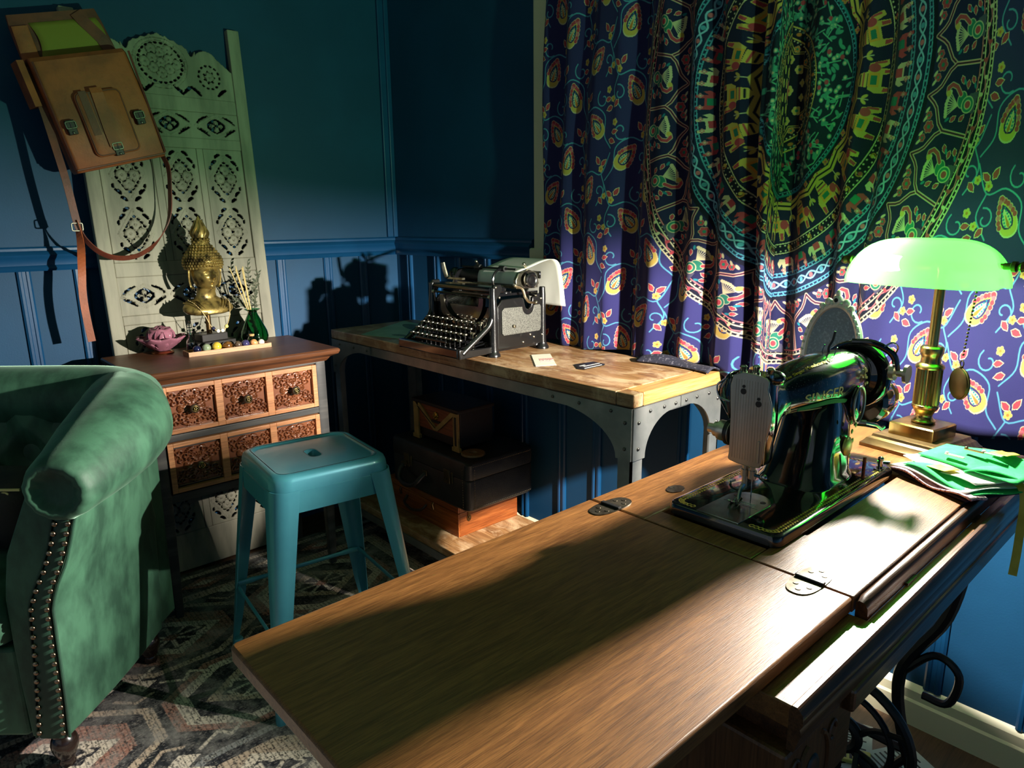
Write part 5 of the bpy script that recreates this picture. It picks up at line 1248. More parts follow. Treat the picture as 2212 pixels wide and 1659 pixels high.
# local frame: x = forward (face), y = sideways, z up
HB = [(.112, .0, .030, .050), (.118, .004, .040, .072), (.128, .002, .043, .081), (.138, -.002, .040, .080), (.150, -.006, .034, .070), (.160, -.008, .028, .046), (.170, -.006, .024, .032), (.185, -.003, .0235, .0285), (.198, .000, .026, .030)]
q = bm_()
rings = [[(x, y, z) for x, y in sup(cx, 0, a, c, 144, 2.3)] for z, cx, a, c in HB]
HC = (.004, 0, .245)
def head(d, p):
    x, y, z = p; yy, zz = d.y, d.z
    if d.x > 0:
        g = lambda cy, cz, sy, sz: math.exp(-((yy-cy)/sy)**2-((zz-cz)/sz)**2)
        x0_ = x
        x += .0105*g(0, -.16, .13, .16)+.006*g(0, .02, .10, .22)          # nose and bridge
        x -= .0050*(g(.36, .04, .17, .11)+g(-.36, .04, .17, .11))          # eye sockets
        x += .0042*(g(.36, .035, .14, .055)+g(-.36, .035, .14, .055))      # lowered lids
        x += .0030*(g(.38, .19, .24, .04)+g(-.38, .19, .24, .04))          # brows
        x += .0042*g(0, -.42, .20, .045)+.0045*g(0, -.50, .17, .045)-.0022*g(0, -.46, .2, .02) # lips
        x += .0040*g(0, -.74, .24, .14)                                    # chin
        x += .0022*(g(.5, -.25, .25, .25)+g(-.5, -.25, .25, .25))          # cheeks
        x = x0_+(x-x0_)*1.75
    k = 1-.16*max(0, -zz)**1.3
    return Vector((x, y*k, z))
nu = 144
for i in range(16, 79):
    th = -PI/2+PI*i/78; ring = []
    for k in range(nu):
        a = 2*PI*k/nu; e = max(math.cos(th), 1e-3); d = Vector((e*math.cos(a), e*math.sin(a), math.sin(th)))
        p = head(d, Vector((d.x*.047, d.y*.043, d.z*.060))); ring.append((p.x+HC[0], p.y+HC[1], p.z+HC[2]))
    rings.append(ring)
q.loft(rings)
body = q.build('bust', m_gold_b, bud_, smooth=60)
q = bm_()
for s_ in (-1, 1):
    q.tube(spline([(-.006, s_*.046, .262), (-.001, s_*.050, .25), (-.004, s_*.050, .225), (-.006, s_*.046, .205), (-.002, s_*.043, .198)], 4), [.0065]*5+[.0055]*12, 8, flat=(1.2, .6))
q.build('ears', m_gold_b, bud_)
q = bm_()
q.lathe([(.052, .0), (.057, .012), (.0575, .028), (.053, .044), (.042, .058), (.032, .066), (.026, .074), (.0255, .084), (.021, .094), (0, .096)], 36, (-.004, 0, .258))
for row in range(9):
    z = .262+row*.0085; rr = [.0565, .0595, .060, .059, .056, .051, .045, .038, .032][row]; n = int(2*PI*rr/.0095)
    for k in range(n):
        a = 2*PI*(k+.5*(row % 2))/n
        if row < 1 and abs(math.atan2(math.sin(a), math.cos(a))) < .75: continue
        q.sph((-.004+rr*math.cos(a)*.97, rr*math.sin(a)*.97, z), .0048, 7, 5)
for row in range(3):
    for k in range(12): a = 2*PI*(k+.5*(row % 2))/12; q.sph((-.004+.025*math.cos(a), .025*math.sin(a), .336+row*.008), .004, 7, 5)
q.build('curled_hair', m_gold_b, bud_)
q = bm_(); q.lathe([(.018, 0), (.0235, .006), (.024, .018), (.020, .032), (.014, .046), (.0095, .056), (.004, .068), (0, .074)], 20, (-.004, 0, .352))
for k in range(8):
    a = 2*PI*k/8; q.tube(spline([(-.004+.022*math.cos(a), .022*math.sin(a), .358), (-.004+.025*math.cos(a+.3), .025*math.sin(a+.3), .372), (-.004+.017*math.cos(a+.6), .017*math.sin(a+.6), .390), (-.004+.008*math.cos(a+.7), .008*math.sin(a+.7), .41)], 4), .0042, 6)
q.build('flame_finial', m_gold_b, bud_)
q = bm_()
for s_ in (-1, 1):
    for o_ in (0, .009, .018):
        q.tube(spline([(-.02, s_*(.052+o_), .158-o_*.3), (.012, s_*(.046+o_), .160-o_*.5), (.032, s_*(.034+o_*.9), .146-o_*.4), (.042-o_*.2, s_*(.020+o_*.9), .124-o_*.1)], 5), .0025, 6)
q.build('robe_band', m_gold_b, bud_)
q = bm_(); q.sph((.052, 0, .268), .0032, 8, 6); q.build('forehead_jewel', m_dkbrass, bud_)
# necklace hung on the bust
nk = thing('bead_necklace', 'fine bead necklace hanging round the shoulders of the gold bust', 'necklace', (-2.36, .795, CZ+.12), R_(8))
pts = spline([(-.006, -.060, .162), (.030, -.054, .148), (.048, -.038, .115), (.050, -.024, .082), (.050, -.008, .064), (.050, .006, .060), (.050, .022, .064), (.050, .036, .084), (.049, .046, .112), (.030, .058, .148), (-.006, .062, .162)], 8)
q = MB(); q.T = MW[bud_]; q.tube(pts, .0009, 5)
for p in pts[::2]: q.sph(p, .0016, 6, 5)
q.build('chain', m_goldp, nk)
for i, mt in ((28, P('navy_bead', (.02, .02, .05, 1), .15)), (36, m_white), (44, m_white), (52, P('yellow_bead', lin(232, 214, 120), .3))):
    q = MB(); q.T = MW[bud_]; q.sph(pts[i], .0062, 12, 8); q.build('bead', mt, nk)
# perfume bottle
m_cgl = glass('clear_glass', (.95, .97, .97, 1), .02)
m_blueliq = glass('blue_liquid', lin(30, 130, 170), .05, 1.33)
pf = thing('perfume_bottle', 'tiny clear glass bottle with blue liquid and a tall stopper, left of the stone tray', 'bottle', (-2.335, .722, CZ))
MB().lathe([(0, .001), (.015, .001), (.017, .006), (.0165, .020), (.0145, .034), (.009, .046), (.006, .050), (.006, .058), (.004, .058), (.0045, .046), (.012, .034), (.0145, .020), (.0145, .006), (0, .005)], 24, (-2.335, .722, CZ)).build('bottle', m_cgl, pf)
MB().lathe([(0, .0055), (.0142, .0062), (.0142, .0195), (.0135, .026), (0, .026)], 22, (-2.335, .722, CZ)).build('liquid', m_blueliq, pf)
MB().lathe([(0, .054), (.0035, .056), (.006, .061), (.009, .064), (.006, .068), (.010, .074), (.007, .080), (.008, .085), (.004, .091), (.002, .098), (0, .100)], 18, (-2.335, .722, CZ)).build('stopper', m_cgl, pf)
# tray and its eight stones
m_tray = wood('pale_tray_wood', lin(172, 122, 80), lin(200, 152, 106), 1, .45)
ty0, ty1, tx0, tx1 = .680, .943, -2.292, -2.235
tr_ = thing('wooden_tray', 'narrow pale wooden tray holding a row of polished stones at the front of the cabinet', 'tray', (-2.264, .81, CZ))
MB().box(tx0, tx1, ty0, ty1, CZ, CZ+.006).build('floor_board', m_tray, tr_, smooth=0)
b = MB().box(tx1-.004, tx1, ty0, ty1, CZ+.006, CZ+.014).box(tx0, tx0+.004, ty0, ty1, CZ+.006, CZ+.014).box(tx0+.004, tx1-.004, ty0, ty0+.004, CZ+.006, CZ+.014).box(tx0+.004, tx1-.004, ty1-.004, ty1, CZ+.006, CZ+.014); b.build('rim', m_tray, tr_, smooth=0)
stones = [(.711, .0125, lin(14, 16, 40), lin(26, 30, 66), 'deep navy polished stone, first from the left on the wooden tray', 1.0), (.740, .0135, lin(126, 142, 112), lin(150, 162, 132), 'sage green polished stone on the wooden tray', 1.0), (.772, .0145, lin(214, 178, 52), lin(228, 196, 84), 'bright yellow polished stone on the wooden tray', 1.0), (.806, .0135, lin(54, 32, 14), lin(116, 76, 34), 'large banded tiger brown polished stone beside the yellow one', 1.25), (.839, .0120, lin(70, 56, 44), lin(92, 76, 62), 'small dull brown polished stone near the middle of the wooden tray', 1.0), (.864, .0125, lin(38, 40, 84), lin(76, 72, 108), 'dark blue flecked polished stone right of the dull brown one', 1.0), (.891, .0120, lin(206, 134, 78), lin(222, 160, 108), 'orange polished stone on the wooden tray', 1.0), (.916, .0105, lin(206, 208, 186), lin(222, 222, 206), 'pale cream polished stone at the right end of the wooden tray', 1.0)]
for i, (y, r_, c1, c2, lab, st_) in enumerate(stones):
    tag(MB().sph((-2.252, y, CZ+.006+r_), (r_, r_*st_, r_), 20, 14).build('polished_stone', P('stone_%s' % 'abcdefgh'[i], c1, .12, col2=c2, vs=70, stretch=(1, 1, 3), coat=.5)), lab, 'stone', 'polished stones on the wooden tray')
# reed diffuser
m_ggl = glass('green_glass', lin(70, 160, 110), .03)
vs = thing('reed_diffuser', 'green glass bottle vase with pale reed sticks at the right of the cabinet top', 'diffuser', (-2.362, .940, CZ))
MB().lathe([(0, .002), (.036, .002), (.043, .008), (.046, .022), (.043, .040), (.034, .060), (.025, .080), (.017, .096), (.0145, .103), (.016, .109), (.026, .114), (.027, .1155), (.0245, .1155), (.0125, .106), (.0125, .100), (.021, .082), (.031, .060), (.040, .040), (.043, .022), (.040, .010), (0, .006)], 32, (-2.362, .940, CZ)).build('vase', m_ggl, vs)
m_reed = P('pale_reed', lin(204, 180, 120), .7)
for i, (dy, dx, h) in enumerate(((-.066, .010, .258), (-.052, .024, .252), (-.040, -.006, .262), (-.028, .016, .256), (-.020, .004, .26))):
    MB().tube([(-2.362-.3*dx, .940-.28*dy, CZ+.012), (-2.362+dx, .940+dy, CZ+h)], .0016, 6).build('reed', m_reed, vs)
m_spr = P('dried_leaf_green', lin(48, 56, 38), .7, col2=lin(70, 74, 50), vs=60)
sg = thing('dried_sprig', 'dark dried leafy sprigs standing in the green glass vase', 'sprig', (-2.362, .942, CZ+.012))
r = random.Random(5)
for i, (dy, dx, h) in enumerate(((.006, -.02, .275), (.030, .0, .235), (-.048, -.02, .15), (.014, .02, .22))):
    q = MB(); A_ = Vector((-2.362, .942, CZ+.014)); N_ = Vector((-2.362+dx*.3, .942+dy*.2, CZ+.108)); B_ = Vector((-2.362+dx, .942+dy, CZ+h))
    pth = spline([A_, N_, (N_+B_)/2+Vector((0, -.004, 0)), B_], 6); q.tube(pth, .0009, 5)
    for p in pth[7:]:
        for k in range(2):
            d = Vector((r.uniform(-.3, .3), r.choice((-1, 1))*r.uniform(.6, 1), r.uniform(.3, 1))).normalized(); w = Vector((1, .2, 0)).cross(d).normalized()*.0035; e = p+d*.016
            q.add([p, p+d*.007+w, e, p+d*.007-w], [(0, 1, 2, 3)])
    q.build('sprig', m_spr, sg, smooth=0)
jr = thing('tiny_jar', 'tiny clear glass jar with a pale cork, in front of the green vase', 'jar', (-2.318, .912, CZ))
MB().lathe([(0, .001), (.013, .001), (.0145, .004), (.0145, .022), (.010, .027), (.010, .031), (.0085, .031), (.0085, .026), (.0125, .021), (.0125, .005), (0, .004)], 20, (-2.318, .912, CZ)).build('jar', m_cgl, jr)
MB().cyl((-2.318, .912, CZ+.0275), (-2.318, .912, CZ+.037), .0083, .0092, 16).build('cork', P('cork', lin(190, 150, 96), .8), jr)

# ---------------------------------------------------------------- pierced folding-screen leaf leaning on the wall
m_scr = P('greywashed_wood', lin(112, 109, 94), .65, col2=lin(140, 136, 118), vs=20, stretch=(1, 1, .15), bs=120, bst=.25)
scr = thing('carved_screen', 'tall grey-washed wooden screen panel with pierced floral carving, leaning on the wall behind the cabinet', 'screen', (-2.40, .79, 0))
TH = math.atan2(.145, 1.78)
LT = Matrix.Translation((-2.402, 0, 0)) @ Matrix.Rotation(-TH, 4, 'Y')
def sbm(): q = MB(); q.T = LT; return q
def fr(name, *bx, bev=.003):
    q = sbm()
    for y0, y1, z0, z1, x0, x1 in bx: q.box(x0, x1, y0, y1, z0, z1)
    return q.build(name, m_scr, scr, smooth=0, bev=bev)
SYL, SYR = .524, 1.054
fr('stile', (SYL, SYL+.040, 0, 1.80, -.014, .012)); fr('stile', (SYR-.040, SYR, 0, 1.812, -.014, .012))
for z0, z1 in ((1.535, 1.580), (1.418, 1.452), (1.010, 1.056), (.858, .888), (.004, .135)): fr('rail', (SYL+.040, SYR-.040, z0, z1, -.012, .009))
PY = [(.566, .720), (.745, .861), (.884, 1.012)]
for z0, z1 in ((1.056, 1.418), (.135, .858)):
    for y0, y1 in ((.720, .745), (.861, .884)): fr('mullion', (y0+.001, y1-.001, z0, z1, -.010, .008), bev=.002)
def pierced(y0, y1, z0, z1, kind):
    W, H = y1-y0, z1-z0; c = .0021; nu, nv = int(W/c), int(H/c)
    C_ = Canvas(0, W, 0, H, nu/W, 0, 1); C_.w, C_.h = nu, nv; C_.a = np.zeros((nv, nu, 1), np.float32)      # holes
    D_ = Canvas(0, W, 0, H, nu/W, 0, 1); D_.w, D_.h = nu, nv; D_.a = np.zeros((nv, nu, 1), np.float32)      # raised carving
    def rosette(cx, cy, a, h_, fl):
        n = 18
        for k in range(n):
            t = 2*PI*(k+.5)/n; e = 1/(abs(math.cos(t))**1.35+abs(math.sin(t))**1.35)**(1/1.35)
            C_.ell(cx+a*e*math.cos(t), cy+h_*e*math.sin(t), .0062, .0045, 1, t+PI/2)
        C_.ell(cx, cy, .006, .006, 1)
        for fx, fy in fl:
            for k in range(8):
                t = PI/4*k; D_.ell(cx+fx*a+.0085*math.cos(t), cy+fy*h_+.0085*math.sin(t), .0055, .0042, 1, t)
            D_.ell(cx+fx*a, cy+fy*h_, .0045, .0045, 0); D_.ell(cx+fx*a, cy+fy*h_, .003, .003, 1)
        for sx in (-1, 1):
            for sy in (-1, 1): C_.ell(cx+sx*a*.36, cy+sy*h_*.36, .006, .0045, 1, sx*sy*.9)
    F4 = ((0, .52), (0, -.52), (.5, 0), (-.5, 0))
    def slit(x, y, L, rot, w=.0085):
        C_.line([(x-L/2*math.cos(rot), y-L/2*math.sin(rot)), (x, y), (x+L/2*math.cos(rot), y+L/2*math.sin(rot))], w, 1)
        C_.line([(x-L/4*math.cos(rot)-.003*math.sin(rot), y-L/4*math.sin(rot)+.003*math.cos(rot)), (x+L/4*math.cos(rot)-.003*math.sin(rot), y+L/4*math.sin(rot)+.003*math.cos(rot))], w, 1)
    if kind == 'tall':
        n = 2 if H < .5 else 4; hh = H/n
        for i in range(n):
            cy = hh*(i+.5); cx = W/2; a = .036; h_ = .052
            rosette(cx, cy, a, h_, F4)
            for sx in (-1, 1):
                for sy in (-1, 1):
                    slit(cx+sx*.034, cy+sy*.052, .018, -sx*sy*.75, .008); slit(cx+sx*.020, cy+sy*.074, .016, -sx*sy*.6, .008); slit(cx+sx*.046, cy+sy*.034, .010, 1.4, .006)
            D_.line([(cx-.05, cy), (cx, cy+.075), (cx+.05, cy), (cx, cy-.075), (cx-.05, cy)], .0028, .6)
    elif kind == 'wide':
        n = 3
        for i in range(n):
            cx = W*(i+.5)/n; cy = H/2
            rosette(cx, cy, .028, .020, ((0, 0),))
            for sx in (-1, 1):
                for sy in (-1, 1): slit(cx+sx*.044, cy+sy*.019, .040, -sx*sy*.55, .0075)
            D_.line([(cx-.068, cy), (cx, cy+.036), (cx+.068, cy), (cx, cy-.036), (cx-.068, cy)], .0028, .6)
    else:
        cx = W/2; cy = .098
        for fx, fy in ((0, 0), (.024, .012), (-.024, .012), (0, .030), (.024, -.016), (-.024, -.016), (0, -.030), (.047, .0), (-.047, 0), (.024, .040), (-.024, .040)):
            for k in range(8): t = PI/4*k; D_.ell(cx+fx+.008*math.cos(t), cy+fy+.008*math.sin(t), .0052, .004, 1, t)
            D_.ell(cx+fx, cy+fy, .0052, .0052, 0); C_.ell(cx+fx, cy+fy+.0165, .0042, .003, 1); C_.ell(cx+fx+.012, cy+fy-.010, .004, .003, 1, .8)
        for k in range(26): t = 2*PI*k/26; C_.ell(cx+.066*math.cos(t), cy+.06*math.sin(t), .0062, .0045, 1, t+PI/2)
        for sx in (-1, 1):
            qx, qy = cx+sx*.148, .070
            for k in range(14): t = 2*PI*k/14; C_.ell(qx+.034*math.cos(t), qy+.036*math.sin(t), .0055, .004, 1, t+PI/2)
            for k in range(7): t = 2*PI*k/7; C_.ell(qx+.016*math.cos(t), qy+.017*math.sin(t), .005, .0038, 1, t); D_.ell(qx+.009*math.cos(t), qy+.009*math.sin(t), .005, .004, 1, t)
            slit(cx+sx*.045, .020, .034, -sx*.7); slit(cx+sx*.100, .022, .034, -sx*.7); slit(cx+sx*.075, .024, .030, sx*.7); slit(cx+sx*.185, .024, .032, sx*.7)
        D_.line([(cx+.078*math.cos(t), cy+.072*math.sin(t)) for t in np.linspace(0, 2*PI, 40)], .0035, .7)
    hole = C_.a[..., 0] > .5; hgt = D_.a[..., 0]
    if kind == 'arch':
        X = (np.arange(nu)+.5)/nu*W; Z = (np.arange(nv)+.5)/nv*H
        top = np.zeros(nu)
        for i, x in enumerate(X):
            d = abs(x-W/2)
            if d < .085: t = .188-.034*(d/.085)**1.2-.004*abs(math.sin(d*130))
            elif d < .112: t = .150-.022*math.sin((d-.085)/.027*PI)
            elif d < .175: t = .133+.018*math.sin((d-.112)/.063*PI)**.6
            else: t = .133-.05*((d-.175)/.06)
            top[i] = t
        hole |= Z[:, None] > top[None, :]
    q = sbm()
    q.grid(lambda u, v: (.004*float(hgt[min(nv-1, int(v*nv)), min(nu-1, int(u*nu))]), y0+u*W, z0+v*H), nu, nv, ~hole)
    return q.build('pierced_panel', m_scr, scr, smooth=50, solid=.013)
for y0, y1 in PY: pierced(y0, y1, 1.056, 1.418, 'tall'); pierced(y0, y1, .135, .858, 'tall')
pierced(SYL+.040, SYR-.040, 1.452, 1.535, 'wide'); pierced(SYL+.040, SYR-.040, .888, 1.010, 'wide')
pierced(SYL+.040, SYR-.040, 1.580, 1.780, 'arch')
# ---------------------------------------------------------------- green velvet armchair (local: x to the back, y to its other side, z up)
def velvet(name, c1, c2):
    m = P(name, c1, .62, col2=c2, vs=13, vr=(.38, .60), stretch=(1, 1, .55), bs=240, bst=.12, sheen=.4)
    b = m.node_tree.nodes['Principled BSDF']; b.inputs['Sheen Tint'].default_value = (.55, .85, .65, 1); b.inputs['Sheen Roughness'].default_value = .3
    return m
m_vel = velvet('green_velvet', lin(26, 60, 44), lin(56, 98, 75))
m_veld = velvet('green_velvet_dark', lin(22, 52, 39), lin(36, 74, 56))
m_stud = P('nailhead_metal', lin(176, 156, 132), .3, 1, col2=lin(110, 88, 70), vs=60)
m_legw = P('dark_turned_wood', lin(28, 18, 14), .25, coat=.5)
ch = thing('armchair', 'green velvet armchair with rolled arms and rows of metal studs', 'armchair', (-1.61, .14, 0), math.atan2(.671, -.741))
def cm(): q = MB(); q.T = MW[ch]; return q
VR = [(.103, -.017), (.183, -.022), (.261, -.025), (.337, -.027), (.412, -.030), (.462, -.048), (.51, -.073), (.555, -.089), (.604, -.104), (.639, -.117), (.663, -.124)]
VL = [(.104, .047), (.184, .037), (.262, .028), (.338, .021), (.412, .014), (.457, -.005), (.497, -.027), (.545, -.047), (.595, -.063), (.639, -.073), (.663, -.075)]
VI = [(.10, .062), (.23, .066), (.33, .066), (.434, .064), (.526, .045), (.606, .008), (.66, -.017)]
def itp(T, z): return float(np.interp(z, [a for a, _ in T], [c for _, c in T]))
def armsec(u, mir=None):
    zs = np.linspace(.102, .655, 18); e = .010*math.sin(PI*min(1, max(0, u/.41)))
    fl = 1-.92*min(1, max(0, u/.42))**.8
    out = [(-.03+(itp(VR, z)+.03)*(fl if z > .43 else 1)-e-.006*math.sin(PI*(z-.1)/.55)*min(1, u*12), z) for z in zs]; inn = [(itp(VI, z), z) for z in zs[::-1]]
    return [(u, (v if mir is None else mir-v), z) for v, z in out+inn]
for mir in (None, .74):
    q = cm(); q.loft([armsec(u, mir) for u in (.0, .004, .02, .08, .16, .25, .33, .38, .41)]); q.build('arm', m_vel, ch, smooth=55, bev=.006, seg=3)
    cpts = [(-.008, -.090, .668), (-.012, -.090, .668), (-.026, -.090, .669), (-.010, -.090, .670), (.06, -.086, .680), (.15, -.076, .692), (.25, -.060, .702), (.34, -.036, .708), (.42, .0, .715)]
    rad = [.012, .030, .052, .068, .080, .096, .108, .114, .106]
    if mir is not None: cpts = [(x, mir-y, z) for x, y, z in cpts]
    sp_ = spline(cpts, 5); rd = list(np.interp(np.linspace(0, 8, len(sp_)), range(9), rad))
    q = cm(); N = 40; rings = []
    for i, (p, r_) in enumerate(zip(sp_, rd)):
        fold = max(0, 1-i/19)*min(1, .25+i/8)*1.6
        rings.append([(p.x, p.y+(r_*(1+.045*fold*math.sin(k*PI*2/N*13)))*math.cos(2*PI*k/N)*1.02, p.z+(r_*(1+.045*fold*math.sin(k*2*PI/N*13)))*math.sin(2*PI*k/N)*.94) for k in range(N)])
    q.loft(rings); q.build('arm_roll', m_vel, ch, smooth=70)
# front facing strip of the near arm between the stud rows, with piping
zs = np.linspace(.104, .652, 30)
q = cm(); q.loft([[(-.004, itp(VR, z)+.003, z), (-.0075, itp(VR, z)+.009, z), (-.0085, (itp(VR, z)+itp(VL, z))/2, z), (-.0075, itp(VL, z)-.009, z), (-.004, itp(VL, z)-.003, z), (.002, (itp(VR, z)+itp(VL, z))/2, z)] for z in zs]); q.build('facing_strip', m_veld, ch, smooth=60)
q = cm(); q.tube([(-.003, itp(VR, z)-.003, z) for z in zs], .0032, 8); q.tube([(-.003, itp(VL, z)+.003, z) for z in zs], .0032, 8); q.build('piping', m_veld, ch)
st0 = None
def stud(u, v, z):
    global st0
    if st0 is None:
        st0 = MB().sph((0, 0, 0), (.004, .0058, .0058), 14, 8).build('stud', m_stud, ch, local=True); o = st0
    else: o = copypart(st0)
    o.location = (u, v, z)
for T, off in ((VR, .006), (VL, -.006)):
    for z in np.arange(.118, .635, .0208): stud(-.0085, itp(T, z)+off, z)
# seat, base, back
q = cm(); q.loft([[(x, y, z) for x, y in rrect(-.002, .45, .065, .675, .01, 3)] for z in (.105, .315)]); q.build('seat_base', m_vel, ch, smooth=30, bev=.008)
q = cm(); q.loft([[(x, y, z) for x, y in rrect(-.03+i, .42-i, .070+i, .672-i, .05, 6)] for z, i in ((.318, .016), (.330, .002), (.36, -.004), (.40, -.002), (.425, .008), (.440, .03), (.447, .09), (.449, .2))]); q.build('seat_cushion', m_vel, ch, smooth=70)
def tuft(a, c, sa, sc):
    x, y = a/sa, c/sc; best = 9
    for i in (math.floor(x)-1, math.floor(x), math.floor(x)+1, math.floor(x)+2):
        for j in (math.floor(y)-1, math.floor(y), math.floor(y)+1, math.floor(y)+2):
            if (i+j) % 2 == 0: best = min(best, math.hypot(x-i, y-j))
    return min(1, best)
SA, SC = .078, .085
q = cm()
q.grid(lambda s_, t: (.405+.03*t-.045*tuft(s_*.70, t*.44, SA, SC)**.75*math.sin(PI*min(1, t*.97+.03))**.3, .015+s_*.70, .36+t*.42), 90, 60)
q.build('button_back', m_vel, ch, smooth=80)
q = cm()
q.loft([[(.405+x, y, z) for x, z in ((.0, .12), (.0, .66), (.03, .73), (.08, .73), (.09, .66), (.075, .12))] for y in (-.02, .76)]); q.build('back_frame', m_vel, ch, smooth=40)
q = cm(); sp_ = spline([(.41, -.022, .735), (.455, .04, .737), (.47, .13, .738), (.475, .37, .738), (.47, .6, .738), (.455, .70, .737), (.41, .762, .735)], 6); q.tube(sp_, .080, 28); q.build('back_roll', m_vel, ch, smooth=70)
bt0 = None
for i in range(0, 10):
    for j in range(0, 5):
        if (i+j) % 2 == 0 and 0 < j < 5:
            if bt0 is None: bt0 = MB().sph((0, 0, 0), (.006, .010, .010), 12, 8).build('button', m_veld, ch, local=True); o = bt0
            else: o = copypart(bt0)
            t = j*SC/.44; o.location = (.400+.03*t, .015+i*SA, .36+t*.42)
for u, v in ((.03, .018), (.03, .70), (.40, .02), (.40, .70)):
    q = cm(); q.lathe([(0, .0095), (.015, .0095), (.017, .018), (.014, .026), (.020, .034), (.026, .052), (.0275, .066), (.024, .078), (.019, .084), (.023, .088), (.023, .093), (.019, .097), (.028, .104), (0, .104)], 24, (u, v, 0)); q.build('leg', m_legw, ch)
# dark cushion with cream discs
m_dcu = P('black_cushion', (.012, .010, .010, 1), .8, bs=300, bst=.2, col2=(.03, .022, .018, 1), vs=12)
m_disc = P('cream_print', lin(226, 206, 132), .6)
cu = thing('dark_cushion', 'dark cushion with a column of round cream keys, on the seat of the green armchair', 'cushion', (-1.61, .14, 0), math.atan2(.671, -.741))
q = cm(); q.loft([[(u0, v, z) for v, z in sup(.315, .542, .222-i, .088-i, 40, 5)] for u0, i in ((.13, .05), (.15, .012), (.19, 0), (.24, 0), (.28, .012), (.30, .05))]); q.build('body', m_dcu, cu, smooth=70)
for k in range(6):
    q = cm(); q.prism(sup(.139+.002*k, .599-.0107*k, .0098, .0045, 20), .1455, .149, 'yz'); q.build('cream_key', m_disc, cu, smooth=30)
    q = cm(); q.prism(sup(.139+.002*k, .599-.0107*k, .004, .0018, 10), .1450, .1456, 'yz'); q.build('key_mark', m_dark, cu, smooth=30)
q = cm(); q.box(.1455, .149, .104, .30, .6055, .6105); q.build('cream_band', m_disc, cu, smooth=0)

# ---------------------------------------------------------------- teal metal stool
m_teal = P('teal_painted_steel', lin(74, 150, 166), .38, .25, col2=lin(66, 140, 158), vs=8, coat=.3, bs=60, bst=.04)
m_worn = P('worn_steel_edge', lin(40, 62, 66), .5, .5)
STX, STY, STZ = -1.617, .765, .597
sl = thing('metal_stool', 'teal metal stool with a slotted seat standing beside the carved cabinet', 'stool', (STX, STY, 0), R_(-6.3))
def sm_(): q = MB(); q.T = MW[sl]; return q
h = .147
q = sm_()
outs = [(h+.006, .520), (h+.004, .560), (h+.002, .580), (h-.001, .590), (h-.008, .5955), (h-.016, .597), (h-.020, .5960), (h-.023, .5925), (h-.026, .5925)]
K6 = 8
L = [[(x, y, z) for x, y in rrect(-a, a, -a, a, .044, K6)] for a, z in outs]
nP = len(L[0])
def slot(k, z):
    out = []
    for x, y in rrect(-.033, .033, -.0155, .0155, .015, K6): out.append((x, y, z))
    return out
L += [slot(0, .5930), slot(0, .5915), slot(0, .575)]
L2 = [[(x, y, z) for x, y, z in slot(0, .575)]]
q.loft(L, caps=False)
inner = [[(x, y, z) for x, y in rrect(-a, a, -a, a, .043, K6)] for a, z in ((h+.003, .520), (h+.001, .560), (h-.004, .588), (h-.026, .5895))]
q.loft([L[0]]+inner+[[(x*1.1, y*1.1, .5895) for x, y, z in slot(0, 0)], slot(0, .575)], caps=False)
seat = q.build('seat', m_teal, sl, smooth=50)
q = sm_()
q.tube([(x, y, .5965) for x, y in rrect(-h+.0195, h-.0195, -h+.0195, h-.0195, .026, 8)], .0009, 6, closed=True); q.tube([(x, y, .5922) for x, y in rrect(-.0348, .0348, -.0173, .0173, .0165, 8)], .0011, 6, closed=True)
q.build('worn_edge', m_worn, seat)
for sx in (-1, 1):
    for sy in (-1, 1):
        q = sm_(); rings = []
        for z, c, w in ((.0, .206, .016), (.010, .2055, .018), (.10, .197, .030), (.30, .179, .045), (.48, .1615, .058), (.560, .1535, .064), (.5601, .1535, .064)):
            t = .0022; rr = min(.040, w*.66)
            arc = [(c-rr+rr*math.cos(a), c-rr+rr*math.sin(a)) for a in np.linspace(0, PI/2, 6)]
            arci = [(c-rr+(rr-t)*math.cos(a), c-rr+(rr-t)*math.sin(a)) for a in np.linspace(PI/2, 0, 6)]
            P_ = [(c, c-w)]+arc+[(c-w, c), (c-w, c-t)]+arci+[(c-t, c-w)]
            if sx*sy < 0: P_ = P_[::-1]
            rings.append([(sx*x, sy*y, z) for x, y in P_])
        q.loft(rings); leg = q.build('leg', m_teal, sl, smooth=35)
        q = sm_(); c = .198
        q.lathe([(0, .009), (.012, .009), (.014, .011), (.0145, .03), (.012, .034), (0, .034)], 16, (sx*(c-.008), sy*(c-.008), 0)); q.build('foot_cap', m_teal, leg)
for sx, sy, ax in ((1, 0, 'y'), (-1, 0, 'y'), (0, 1, 'x'), (0, -1, 'x')):
    q = sm_(); z0 = .2
    a, e = .178, .180
    p0, p1 = ((sx*e, -a, z0), (sx*e, a, z0)) if ax == 'y' else ((-a, sy*e, z0), (a, sy*e, z0))
    q.tube([p0, Vector(p0).lerp(Vector(p1), .12), Vector(p0).lerp(Vector(p1), .16), Vector(p0).lerp(Vector(p1), .84), Vector(p0).lerp(Vector(p1), .88), p1], [.0085, .0085, .0065, .0065, .0085, .0085], 10, flat=(1, .6))
    q.build('footrest', m_teal, sl)
    q = sm_(); w = .10; c = .1535
    if ax == 'y': q.box(min(sx*(c-.0022), sx*c), max(sx*(c-.0022), sx*c), -w, w, .505, .556)
    else: q.box(-w, w, min(sy*(c-.0022), sy*c), max(sy*(c-.0022), sy*c), .505, .556)
    q.build('skirt', m_teal, sl, smooth=0)

